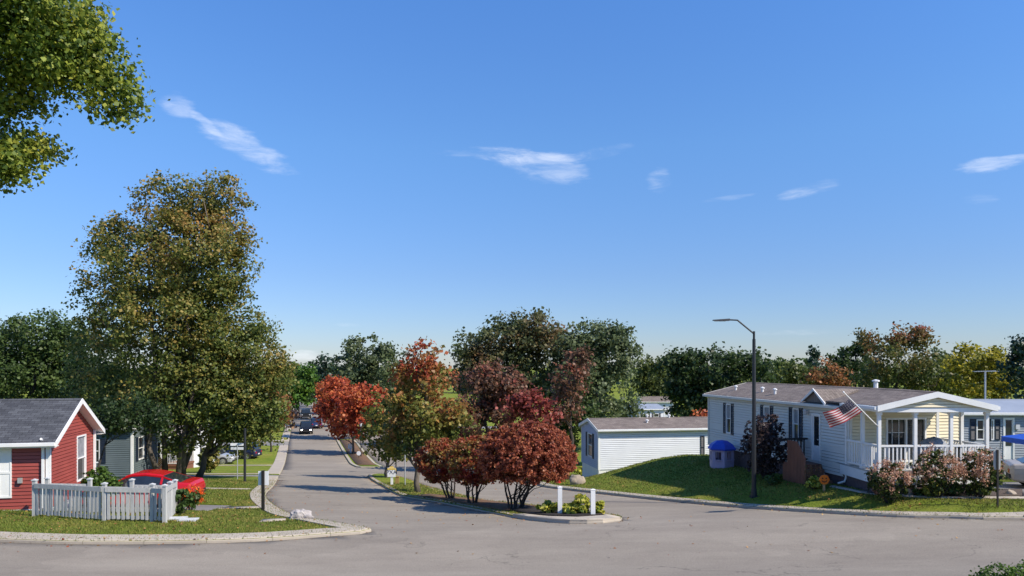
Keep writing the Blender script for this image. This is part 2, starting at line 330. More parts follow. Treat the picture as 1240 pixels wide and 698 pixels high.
nose = g2((482, 600), (502, 604.5), (530, 609), (575, 618), (615, 626), (650, 631.5), (690, 634.5), (730, 633.8), (752, 630.8), (748, 627.5), (728, 624.5), (690, 619.5), (653, 615), (612, 610.5), (577, 606))
isl_a = catmull([V2(XM1(43), 43), V2(XM1(50), 50), V2(XM1(55.5) - 0.3, 55.5), V2((XM0(57.6) + XM1(57.6)) / 2, 57.6), V2(XM0(55.5) + 0.3, 55.5), V2(XM0(50), 50), V2(XM0(43), 43), ] + nose, 0.5, True)
def isl(y0, y1): return catmull([V2(XM0(y0) + .1, y0 + .5), V2(XM0(y0) + .6, y0), V2(XM1(y0) - .3, y0), V2(XM1(y0) - .05, y0 + .7)] + [V2(XM1(y), y) for y in np.linspace(y0 + 5, y1 - 5, 5)] + [V2(XM1(y1) - .3, y1 - .4), V2(XM0(y1) + .3, y1 - .4)] + [V2(XM0(y), y) for y in np.linspace(y1 - 5, y0 + 5, 5)], 1.2, True)
islands = [isl_a, isl(66.5, 101), isl(109, 152), isl(160, 205), isl(213, 262)]
def strip(y0, y1, xa, xb, slope=-0.0):                     # cross strips left of the avenue
    return lin([V2(xa(y0), y0), V2(xb, y0 + slope), V2(xb, y1 + slope), V2(xa(y1), y1), V2(xa(y0), y0)], 1.2)[:-1]
drives = [strip(50.3, 53.4, XL, -60), strip(91.5, 97.5, XL, -90), strip(128, 131, XL, -80), strip(158, 164, XL, -90),
          lin([V2(60, 46), V2(XR(56), 56), V2(XR(60), 60), V2(62, 50), V2(60, 46)], 1.5)[:-1] if False else strip(119, 125, XR, 40)]
drives.append(lin([V2(17.6, 25.6), V2(40, 25.9), V2(40, 31), V2(17.6, 30.6), V2(17.6, 25.6)], 0.8)[:-1])
drives.append(lin([V2(-22, 27.2), V2(-11.2, 27.2), V2(-11.2, 30.2), V2(-22, 30.2), V2(-22, 27.2)], 0.8)[:-1])
walkx = lambda y: XL(y) - 1.02
walks = [strip(53.45, 54.3, walkx, -60), strip(67.3, 68.2, walkx, -40), strip(97.55, 98.6, walkx, -90), strip(37.6, 38.2, lambda y: -13.4, -30),
         lin([V2(-11.15, 28.0)] + g2((316, 618.5), (316, 616)) + [V2(-11.15, 28.8), V2(-11.15, 28.0)], 0.8)[:-1]]
walks.append(lin(g2((314, 636), (346, 634), (346, 631.5), (318, 633), (314, 636)), .6)[:-1])
wa = g2((1004, 593), (1040, 600.5), (1080, 605), (1140, 607), (1240, 608)); wb = g2((1240, 605.2), (1140, 604.2), (1080, 602), (1040, 597.5), (1008, 591))
walks.append(lin(wa + [V2(24, wa[-1].y)] + [V2(24, wb[0].y)] + wb + [wa[0]], .8)[:-1])
nose_c = lin(g2((618, 627.2), (650, 632.2), (690, 635.2), (730, 634.6), (752, 631), (728, 625.6), (732, 628.5), (700, 630.6), (665, 629.6), (635, 626.4), (618, 627.2)), .5)[:-1]
mulch = lin(g2((618, 621.5), (640, 627), (668, 629.9), (700, 630.8), (730, 628.6), (728, 625.8), (700, 622.4), (668, 619.8), (640, 618.5), (618, 621.5)), .5)[:-1]
bed_r = lin(g2((1050, 601), (1080, 601.9), (1140, 604), (1238, 605.0), (1238, 596), (1050, 594.5), (1050, 601)), .6)[:-1]
litter = lin(g2((500, 603), (530, 607.5), (575, 615.5), (612, 622.5), (640, 619), (650, 615.8), (612, 611.8), (577, 607.3), (520, 601), (500, 603)), .6)[:-1]
litter2 = lin([V2(XM0(69) + .5, 69), V2(XM1(69) - .4, 69), V2(XM1(99) - .4, 99), V2(XM0(99) + .4, 99), V2(XM0(69) + .5, 69)], 2)[:-1]
litter3 = lin(g2((740, 576.5), (790, 575), (790, 573.9), (740, 575), (740, 576.5)), 1)[:-1]
classes = [('concrete_nose', [nose_c], 0.13, 'concrete'), ('mulch_bed', [mulch], 0.16, 'mulch'), ('leaf_litter_bed', [litter, litter2], 0.12, 'litter'),
           ('garden_bed', [bed_r], 0.12, 'bed'), ('driveway', drives, 0.04, 'drive'), ('path', walks, 0.11, 'concrete')]

def inside(poly, X, Y):
    px = np.array([p[0] for p in poly]); py = np.array([p[1] for p in poly]); r = np.zeros(len(X), bool); j = len(px) - 1
    for i in range(len(px)):
        c = ((py[i] > Y) != (py[j] > Y))
        if py[i] != py[j]: r ^= c & (X < (px[j] - px[i]) * (Y - py[i]) / (py[j] - py[i]) + px[i])
        j = i
    return r
pts = []
def rows(y0, y1, s, xm):
    y = y0; k = 0
    while y < y1:
        w = xm(y); pts.extend((x + (s / 2 if k % 2 else 0), y) for x in np.arange(-w, w, s)); y += s; k += 1
rows(14, 62, 0.8, lambda y: y * 0.78 + 6); rows(62, 130, 1.8, lambda y: y * 0.8 + 10); rows(130, 300, 5, lambda y: y * 0.9 + 20)
rows(300, 900, 40, lambda y: y * 1.0 + 60); rows(900, 3200, 200, lambda y: 3200)
for y in range(-80, 14, 8): pts.extend((x, y) for x in range(-120, 121, 8))
pts += [(x, y) for x in (-3500, 3500) for y in (-300, 1000, 3500)] + [(x, y) for y in (-300, 3500) for x in (-1500, 0, 1500)]
verts = [Vector(p) for p in pts]; edges = []
for poly in [road_poly] + islands + [q for c in classes for q in c[1]]:
    b = len(verts); n = len(poly); verts += [Vector((p[0], p[1])) for p in poly]; edges += [(b + i, b + (i + 1) % n) for i in range(n)]
cv, ce, cf, _, _, _ = geometry.delaunay_2d_cdt(verts, edges, [], 0, 1e-4, False)
V = np.array([(v.x, v.y) for v in cv]); FT = np.array([f for f in cf if len(f) == 3])
cen = V[FT].mean(axis=1); cls = np.zeros(len(FT), int)
inr = inside(road_poly, cen[:, 0], cen[:, 1]); ini = np.zeros(len(FT), bool)
for i_ in islands: ini |= inside(i_, cen[:, 0], cen[:, 1])
cls[inr & ~ini] = 1
for k, (nm, ps, dz, mm) in enumerate(classes):
    mk = np.zeros(len(FT), bool)
    for q in ps: mk |= inside(q, cen[:, 0], cen[:, 1])
    okk = mk & ((cls == 0) | (nm == 'concrete_nose') & (cls == 0)); cls[okk] = k + 2
Z = T(V[:, 0], V[:, 1])
def surface(name, k, dz, m, kind='structure'):
    tri = FT[cls == k]; used, inv = np.unique(tri, return_inverse=True); inv = inv.reshape(-1, 3)
    a = V[tri]; cr = (a[:, 1, 0] - a[:, 0, 0]) * (a[:, 2, 1] - a[:, 0, 1]) - (a[:, 1, 1] - a[:, 0, 1]) * (a[:, 2, 0] - a[:, 0, 0])
    inv[cr < 0] = inv[cr < 0][:, ::-1]
    vs = [(V[i, 0], V[i, 1], Z[i] + dz) for i in used]; fs = [list(map(int, t)) for t in inv]
    cnt = {}
    for t in fs:
        for i in range(3):
            e = (t[i], t[(i + 1) % 3]); cnt[e] = 1
    nb = len(vs); low = {}
    for (i, j) in list(cnt):
        if (j, i) not in cnt:
            for q in (i, j):
                if q not in low: low[q] = len(vs); vs.append((vs[q][0], vs[q][1], vs[q][2] - dz - 0.08))
            fs.append([i, low[i], low[j], j])
    me = bpy.data.meshes.new(name); me.from_pydata(vs, [], fs); me.materials.append(M[m]); me.update()
    me.polygons.foreach_set('use_smooth', [len(p) == 3 for p in fs])
    o = bpy.data.objects.new(name, me); C.objects.link(o); tag(o, kind=kind); return o
surface('ground', 0, 0.09, 'lawn'); surface('road', 1, 0.0, 'asphalt')
for k, (nm, ps, dz, mm) in enumerate(classes): surface(nm, k + 2, dz, mm)

def kerb(name, line, w, h=0.12, seg=1.5, closed=False, skip=(), side=1):
    pts_ = [Vector(p[:2]) for p in line]; n = len(pts_); nor = []
    for i in range(n):
        a = pts_[(i - 1) % n] if closed or i > 0 else pts_[i]; b = pts_[(i + 1) % n] if closed or i < n - 1 else pts_[i]
        d = (b - a); d = d.normalized() if d.length > 1e-6 else Vector((1, 0)); nor.append(Vector((-d.y, d.x)) * side)
    mb = MB(); acc = 0; tot = range(n if closed else n - 1)
    for i in tot:
        j = (i + 1) % n; p, q = pts_[i], pts_[j]; L_ = (q - p).length
        if L_ < 1e-4: continue
        ym = (p.y + q.y) / 2
        if any(a < ym < b for a, b in skip): continue
        acc += L_; gap = 0.012 if acc > seg else 0
        if gap: acc = 0
        t1 = 1 - min(gap / L_, 0.4)
        ps = [p, p.lerp(q, t1)]; ns = [nor[i], nor[i].lerp(nor[j], t1)]; vs = []
        for p_, n_ in zip(ps, ns):
            for off, z in ((-0.02, -0.05), (-0.015, h * 0.55), (0.04, h), (w, h + 0.01), (w, 0.0)):
                x = p_ + n_ * off; vs.append((x.x, x.y, tz(p_.x, p_.y) * (1 if off < .3 else 0) + (tz(x.x, x.y) if off >= .3 else 0) + z))
        mb.add(vs, [(k, k + 1, k + 6, k + 5) for k in range(4)] + [(0, 1, 2, 3, 4), (9, 8, 7, 6, 5)])
    return tag(mb.build(name, M['concrete']), kind='structure')
kerb('kerb', left_corner, 0.68, side=-1, skip=((50.3, 53.4),))
kerb('kerb', left_kerb, 1.0, side=-1, seg=1.6, skip=((50.3, 53.4), (91.5, 97.5), (128, 131), (158, 164)))
kerb('kerb', right_kerb, 0.55, side=1, seg=2, skip=((119, 125),))
kerb('kerb', right_corner, 0.6, side=1, seg=2)
for i_ in islands: kerb('kerb', i_, 0.25 if i_ is isl_a else 0.3, h=.09, side=1 if sum((a.x * b.y - b.x * a.y) for a, b in zip(i_, i_[1:] + i_[:1])) > 0 else -1, closed=True, seg=2)

# ------------------------------------------------------------------ foliage
def leaf_cloud(rng, blobs, n, size, clump, shell=0.55, k_sub=9, sub=0.38, up=0.5, per=36, droop=0.0, aspect=1.25, jut=.92):
    """leaf-sized kites in clumps through each crown ellipsoid; returns quads and the clump centres"""
    B = [(np.array(c, float), np.array(r, float)) for c, r in blobs]; allb = []
    for c, r in B:
        allb.append((c, r, 1.0))
        for _ in range(k_sub):
            d = rng.normal(size=3); d /= np.linalg.norm(d); d[2] = d[2] * 0.8 + 0.12
            allb.append((c + d * r * rng.uniform(0.62, jut), r * sub * rng.uniform(0.6, 1.2), 0.5))
    w = np.array([(b[1][0] * b[1][2] + b[1][1] * b[1][2]) * b[2] for b in allb]); w /= w.sum()
    nc = max(4, n // per); pick = rng.choice(len(allb), nc, p=w)
    cc = np.array([b[0] for b in allb])[pick]; rr = np.array([b[1] for b in allb])[pick]
    d = rng.normal(size=(nc, 3)); d /= np.linalg.norm(d, axis=1)[:, None]
    u = shell + (1 - shell) * rng.random(nc) ** 0.6
    cl = cc + d * rr * u[:, None]
    out = d
    li = rng.integers(0, nc, n); pos = cl[li] + rng.normal(size=(n, 3)) * clump * np.array([1, 1, 0.7]) * 0.6
    nor = rng.normal(size=(n, 3)) + out[li] * 0.9 + np.array([0, 0, up]); nor /= np.linalg.norm(nor, axis=1)[:, None]
    t = rng.normal(size=(n, 3)); t[:, 2] -= droop; t -= nor * (t * nor).sum(1)[:, None]; t /= np.linalg.norm(t, axis=1)[:, None]
    s = np.cross(nor, t); sz = size * rng.uniform(0.55, 1.35, n)[:, None]
    q = np.stack([pos - t * sz * 0.5 * aspect, pos + s * sz * 0.5 + nor * sz * 0.12, pos + t * sz * 0.5 * aspect, pos - s * sz * 0.5 + nor * sz * 0.12], 1)
    return q.reshape(-1, 3), cl
def wob(rng, a, b, k=4, amp=0.06):
    a = Vector(a); b = Vector(b); L_ = (b - a).length; o = []
    for i in range(k + 1):
        t = i / k; p = a.lerp(b, t)
        if 0 < i < k: p += Vector(rng.normal(size=3)) * amp * L_ * 0.5
        o.append(p)
    return o
TC = [0]
def tree(name, label, base, blobs_px, Y, lm, leaf=3.2, lai=5.6, trunk_r=None, stems=1, bark='bark', group=None, cat='tree', clump_px=9, seed=None, depth=0.85, shell=0.5, sub=0.38, k_sub=9, branch=14, up=0.5, spread=0.25, droop=0, zclip=None, soff=None, jut=.92, wb=.12):
    """base (x, y) on the ground; blobs_px: (px, py, rx, ry[, dY]) ellipses the crown shows in the photo, turned into volumes at depth Y"""
    TC[0] += 1; rng = np.random.default_rng(seed or TC[0] * 13 + 5); s = F / Y; gz = tz(*base)
    root = thing(name, label, cat, (base[0], base[1], gz), 0, group); o = np.array([base[0], base[1], gz])
    bl = []; area = 0
    for b in blobs_px:
        dY = b[4] if len(b) > 4 else rng.uniform(-0.25, 0.25) * b[2] / s
        c = np.array(P(b[0], b[1], Y)); c[1] += dY; c[0] += (b[0] - HX) / F * dY
        bl.append((c - o, (b[2] / s, b[2] / s * depth, b[3] / s))); area += math.pi * b[2] * b[3]
    n = int(lai * area / (leaf * leaf * 0.62)); n = min(n, 90000)
    q, cl = leaf_cloud(rng, bl, n, leaf / s, clump_px / s, shell, k_sub, sub, up, droop=droop, jut=jut)
    if zclip is not None:
        zc = q.reshape(-1, 4, 3)[:, :, 2].mean(1); q = q.reshape(-1, 4, 3)[zc > zclip].reshape(-1, 3)
    n = len(q) // 4
    fast_mesh('crown', q, 4, lm, root, rng.random(n))
    # trunk and limbs
    mb = MB(); top = max(c[2] for c, r in bl); cm = np.mean([c for c, r in bl], axis=0); low = min(c[2] - r[2] for c, r in bl)
    H = top + 0.0; tr = trunk_r or max(0.05, H * 0.022); fork = max(low * 0.8, 0.15 * H)
    for k in range(stems):
        a = 2 * math.pi * k / stems + rng.random(); off = Vector((math.cos(a), math.sin(a), 0)) * ((soff or tr * 1.3) if stems > 1 else 0)
        endp = Vector((cm[0] * 0.7, cm[1] * 0.7, top)) + Vector((math.cos(a), math.sin(a), 0)) * (spread * H if stems > 1 else 0)
        path = wob(rng, off + Vector((0, 0, -0.2)), endp, 7, 0.04); rad = [tr * (1.25 if i == 0 else 1) * (1 - 0.85 * i / 7) / (1 + 0.25 * (stems > 1)) for i in range(8)]
        mb.tube(path, rad, 8)
        pick = rng.permutation(len(cl))[:max(2, branch // stems)]
        for c in cl[pick]:
            c = Vector(c)
            tt = min(0.9, max(fork / max(H, .1), (c.z - (Vector((c.x, c.y, 0)) - endp * 0.3).length * 0.6) / H)); idx = min(6, int(tt * 7)); st = path[idx].lerp(path[idx + 1], tt * 7 - idx) if idx < 7 else path[-1]
            mid = st.lerp(c, 0.5) + Vector((0, 0, 0.03 * H)); r0 = rad[min(idx + 1, 7)] * 0.55
            lp_ = wob(rng, st, c, 5, wb); mb.tube([q_ + Vector((0, 0, .03 * H * math.sin(math.pi * i_ / 5))) for i_, q_ in enumerate(lp_)], [r0 * (1 - .17 * i_) for i_ in range(6)], 5)
    mb.build('trunk', M[bark], root, smooth=True)
    return root
def ground_at(px, py=None, Y=None):
    if Y is None: g = G(px, py); return (g.x, g.y), g.y
    x = (px - HX) / F * Y; return (x, Y), Y

GRN = (0.035, 0.06, 0.014); DGRN = (0.018, 0.034, 0.012); BGRN = (0.045, 0.1, 0.012); YGRN = (0.13, 0.15, 0.02)
YEL = (0.33, 0.25, 0.03); ORG = (0.3, 0.1, 0.025); RED = (0.28, 0.03, 0.02); DRED = (0.12, 0.02, 0.018); BRN = (0.11, 0.06, 0.03); OLV = (0.08, 0.085, 0.02)
LM = {
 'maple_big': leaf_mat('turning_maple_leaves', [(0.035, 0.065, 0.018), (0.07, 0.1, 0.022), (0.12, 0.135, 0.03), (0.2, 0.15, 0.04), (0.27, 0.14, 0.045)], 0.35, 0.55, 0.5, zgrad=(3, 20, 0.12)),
 'maple_low': leaf_mat('olive_maple_leaves', [(0.05, 0.08, 0.018), (0.085, 0.11, 0.022), (0.14, 0.14, 0.03), (0.2, 0.13, 0.04)], 0.4, 0.8, 0.5),
 'near': leaf_mat('near_green_leaves', [(0.035, 0.065, 0.015), (0.08, 0.125, 0.02), (0.17, 0.2, 0.03), (0.3, 0.26, 0.045)], 0.5, 0.6, 0.6, trans=0.4),
 'dark': leaf_mat('dark_green_leaves', [(0.02, 0.037, 0.013), (0.03, 0.052, 0.016), (0.05, 0.072, 0.022)], 0.35, 0.7, 0.5),
 'mid': leaf_mat('mid_green_leaves', [(0.025, 0.045, 0.014), (0.05, 0.08, 0.02), (0.08, 0.11, 0.03)], 0.3, 0.8, 0.5),
 'grey_green': leaf_mat('grey_green_leaves', [(0.045, 0.065, 0.03), (0.085, 0.11, 0.05), (0.13, 0.15, 0.07)], 0.3, 0.8, 0.5),
 'dark_brown': leaf_mat('bronze_green_leaves', [(0.04, 0.06, 0.022), (0.065, 0.085, 0.03), (0.1, 0.095, 0.04), (0.17, 0.085, 0.045)], 0.18, 1.1, 0.35),
 'red_brown': leaf_mat('rusty_leaves', [(0.07, 0.05, 0.03), (0.11, 0.065, 0.04), (0.15, 0.07, 0.042), (0.2, 0.045, 0.032)], 0.4, 0.9, 0.5),
 'red': leaf_mat('scarlet_leaves', [(0.16, 0.025, 0.014), (0.28, 0.05, 0.025), (0.36, 0.085, 0.03), (0.34, 0.14, 0.04)], 0.5, 0.8, 0.6),
 'red_pink': leaf_mat('rose_red_leaves', [(0.1, 0.03, 0.022), (0.19, 0.045, 0.035), (0.25, 0.06, 0.045)], 0.6, 0.8, 0.6),
 'red_deep': leaf_mat('crimson_bush_leaves', [(0.13, 0.034, 0.02), (0.23, 0.06, 0.032), (0.28, 0.11, 0.048)], 1.2, 0.6, 0.8),
 'red_olive': leaf_mat('half_turned_bush_leaves', [(0.2, 0.02, 0.02), (0.25, 0.05, 0.025), (0.17, 0.1, 0.03), (0.2, 0.17, 0.04)], 0.9, 1.0, 0.5),
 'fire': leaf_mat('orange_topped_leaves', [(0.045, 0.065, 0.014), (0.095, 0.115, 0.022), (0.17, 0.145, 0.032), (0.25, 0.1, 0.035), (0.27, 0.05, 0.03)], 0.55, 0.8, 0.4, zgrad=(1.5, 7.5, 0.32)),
 'yellowgreen': leaf_mat('yellow_green_leaves', [(0.045, 0.065, 0.014), (0.08, 0.1, 0.02), (0.14, 0.13, 0.03), (0.2, 0.12, 0.045)], 0.8, 0.9, 0.6),
 'bright': leaf_mat('bright_green_leaves', [(0.03, 0.07, 0.012), (0.055, 0.12, 0.018), (0.11, 0.16, 0.02)], 0.4, 0.8, 0.5),
 'yellow': leaf_mat('yellow_leaves', [(0.08, 0.09, 0.016), (0.18, 0.17, 0.02), (0.32, 0.26, 0.03)], 0.35, 0.9, 0.5),
 'olive': leaf_mat('olive_leaves', [(0.03, 0.045, 0.015), (0.06, 0.08, 0.02), (0.12, 0.13, 0.03)], 0.3, 0.9, 0.5),
 'orange': leaf_mat('orange_leaves', [(0.1, 0.08, 0.03), (0.2, 0.1, 0.04), (0.28, 0.09, 0.035)], 0.5, 0.9, 0.6),
 'redtop': leaf_mat('red_topped_leaves', [(0.035, 0.055, 0.016), (0.07, 0.09, 0.025), (0.13, 0.09, 0.03), (0.2, 0.05, 0.04)], 0.4, 0.7, 0.3, zgrad=(6, 15, 0.3)),
 'conifer': leaf_mat('spruce_needles', [(0.012, 0.028, 0.016), (0.025, 0.045, 0.025)], 0.5, 0.6, 0.5, trans=0.1),
 'bush': leaf_mat('bush_leaves', [(0.04, 0.08, 0.012), (0.08, 0.13, 0.02)], 2, 0.6, 0.6),
 'smoke': leaf_mat('smoke_bush_leaves', [(0.018, 0.016, 0.014), (0.05, 0.035, 0.035), (0.1, 0.07, 0.06)], 1.2, 0.6, 0.6),
 'hosta': leaf_mat('hosta_leaves', [(0.09, 0.15, 0.02), (0.3, 0.3, 0.04), (0.5, 0.44, 0.1)], 3, 0.8, 0.9),
 'green_plant': leaf_mat('green_plant_leaves', [(0.03, 0.06, 0.012), (0.07, 0.11, 0.03)], 3, 0.8, 0.8),
 'hydrangea': leaf_mat('hydrangea_leaves', [(0.018, 0.032, 0.01), (0.04, 0.06, 0.015), (0.09, 0.1, 0.02)], 2, 0.8, 0.8),
 'panicle': leaf_mat('hydrangea_panicles', [(0.18, 0.09, 0.06), (0.34, 0.19, 0.13), (0.47, 0.31, 0.22)], 2.5, 0.8, 0.7),
 'flowers': leaf_mat('orange_flowers', [(0.5, 0.06, 0.01), (0.6, 0.16, 0.02)], 3, 0.8, 0.8),
 'litter': leaf_mat('fallen_leaves', [(0.2, 0.05, 0.02), (0.3, 0.17, 0.04), (0.12, 0.06, 0.03)], 3, 0.3, 1.2, trans=0.1),
 'blade': leaf_mat('grass_blades', [(0.06, 0.085, 0.012), (0.095, 0.115, 0.02), (0.17, 0.14, 0.04)], 0.5, 0.9, 0.7, trans=0.3, rough=0.8),
}

# near tree hanging in from the top left corner
tree('maple_tree', 'broadleaf tree hanging into the top left corner, nearest of all trees', (-16.5, 12.5),
     [(-40, 20, 120, 110, 0), (20, 20, 95, 62, -0.6), (70, 55, 62, 42, 0), (105, 62, 40, 34, .3), (118, 88, 46, 26, 0.2), (135, 118, 34, 22, .2), (90, 20, 40, 30, .5), (60, 95, 34, 26, -.3), (20, 110, 36, 40, 0),
      (25, 168, 36, 22, .2), (40, 180, 22, 16, 0), (5, 195, 26, 18, -.2), (18, 205, 22, 12, 0), (8, 212, 14, 8, .1), (-60, 150, 80, 60, 0)], 12, LM['near'], leaf=4.7, lai=5.5, clump_px=17, trunk_r=0.28, shell=0.15, sub=0.3, k_sub=9, group='trees around the junction', branch=7, jut=1.15, wb=.04)
# big maple on the left
b, Y = ground_at(208, Y=47)
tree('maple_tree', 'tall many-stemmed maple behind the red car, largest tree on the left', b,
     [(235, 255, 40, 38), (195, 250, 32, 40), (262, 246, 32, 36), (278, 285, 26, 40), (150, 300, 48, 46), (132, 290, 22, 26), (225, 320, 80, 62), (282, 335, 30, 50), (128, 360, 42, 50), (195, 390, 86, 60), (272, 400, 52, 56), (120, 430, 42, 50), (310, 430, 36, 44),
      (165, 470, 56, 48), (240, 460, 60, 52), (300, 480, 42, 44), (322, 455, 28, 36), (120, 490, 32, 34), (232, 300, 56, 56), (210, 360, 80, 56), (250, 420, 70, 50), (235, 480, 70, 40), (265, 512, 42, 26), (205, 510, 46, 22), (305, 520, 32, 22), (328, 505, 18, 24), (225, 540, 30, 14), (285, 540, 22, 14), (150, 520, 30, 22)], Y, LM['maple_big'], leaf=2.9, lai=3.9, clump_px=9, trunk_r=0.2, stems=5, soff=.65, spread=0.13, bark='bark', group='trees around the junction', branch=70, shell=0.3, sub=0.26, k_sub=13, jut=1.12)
for (px, Yt, rr, lab) in ((238, 48.5, 0.22, 'pale barked tree trunk right of the dark maple stems behind the red car'),):
    b, Y = ground_at(px, Y=Yt)
    tree('maple_tree', 'smaller maple with pale trunk leaning right of the big maple stems', b, [(262, 470, 34, 34), (300, 500, 36, 34), (318, 520, 22, 22), (272, 520, 24, 16), (335, 470, 16, 40)], Y, LM['maple_low'], leaf=3.0, lai=4, clump_px=9, trunk_r=rr, group='trees around the junction', branch=24)

# smaller trees and bushes on the median
g_ = 'trees around the junction'
def at(px, Y): return ((px - HX) / F * Y, Y)
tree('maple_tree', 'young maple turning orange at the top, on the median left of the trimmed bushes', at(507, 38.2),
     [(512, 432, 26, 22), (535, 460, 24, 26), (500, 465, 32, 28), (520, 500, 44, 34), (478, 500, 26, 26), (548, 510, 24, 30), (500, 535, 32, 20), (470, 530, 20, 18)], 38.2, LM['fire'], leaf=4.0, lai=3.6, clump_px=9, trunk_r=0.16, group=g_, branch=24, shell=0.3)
tree('maple_tree', 'small yellow-green maple on the median behind the white and yellow sign', at(470, 52),
     [(470, 500, 28, 24), (458, 525, 24, 24), (490, 520, 30, 28), (474, 545, 26, 15)], 52, LM['yellowgreen'], leaf=3.8, lai=4, clump_px=8, trunk_r=0.13, group=g_, branch=16, shell=0.3)
for px, Y, bl, lab, m_ in ((427, 82, [(430, 492, 30, 30), (445, 505, 26, 28), (420, 515, 24, 18), (452, 478, 12, 14)], 'scarlet maple on the median, nearest of the red row beside the road', 'red'),
                       (416, 101, [(418, 480, 28, 24), (402, 495, 20, 26), (425, 505, 24, 22)], 'scarlet maple on the median, second of the red row beside the road', 'red'),
                       (408, 124, [(402, 473, 17, 17), (398, 492, 13, 20), (412, 500, 16, 16)], 'scarlet maple on the median, third of the red row beside the road', 'red')):
    tree('red_maple', lab, at(px, Y), bl, Y, LM[m_], leaf=3.0, lai=4.5, clump_px=6, trunk_r=0.14, group='red maples on the median', shell=0.35)
for px, Y, bl, lab in ((403, 141, [(401, 480, 13, 14), (402, 494, 9, 8)], 'scarlet maple on the median, fourth of the red row beside the road'), (397, 170, [(397, 478, 10, 12)], 'scarlet maple on the median, fifth of the red row beside the road'), (393, 196, [(394, 476, 9, 10)], 'scarlet maple on the median, farthest of the red row beside the road')):
    tree('red_maple', lab, at(px, Y), bl, Y, LM['red'], leaf=3.0, lai=4.5, clump_px=5, trunk_r=0.14, group='red maples on the median', shell=0.35)
def bush(label, base, blobs, Y, m_, stems, leaf=3.0, lai=5, zc=None, trunk_r=0.07, cat='bush', spread=0.25):
    return tree('burning_bush', label, base, blobs, Y, LM[m_], leaf=leaf, lai=lai, stems=stems, trunk_r=trunk_r, bark='bark_dark', group='trimmed bushes on the median', cat=cat, clump_px=3.2, shell=0.78, sub=0.3, k_sub=0, branch=stems * 5, spread=spread, zclip=zc, depth=0.95)
bush('large round crimson bush with bare dark stems behind the white posts', at(624, 29.2), [(638, 553, 60, 42), (636, 556, 50, 33), (636, 558, 36, 24)], 29.2, 'red_deep', 8, leaf=2.3, lai=11, zc=1.3, trunk_r=0.07, spread=0.42)
bush('half green bush with thin bare stems, middle of the three trimmed bushes', at(573, 32.0), [(575, 560, 33, 32), (575, 566, 24, 20)], 32.0, 'red_olive', 6, leaf=2.4, lai=8, zc=0.9, spread=0.35)
bush('smallest reddish bush, nearest to the orange-topped maple trunk', at(546, 34.2), [(533, 558, 28, 28), (530, 564, 20, 18)], 34.2, 'red_olive', 5, leaf=2.4, lai=8, zc=0.85, spread=0.3)

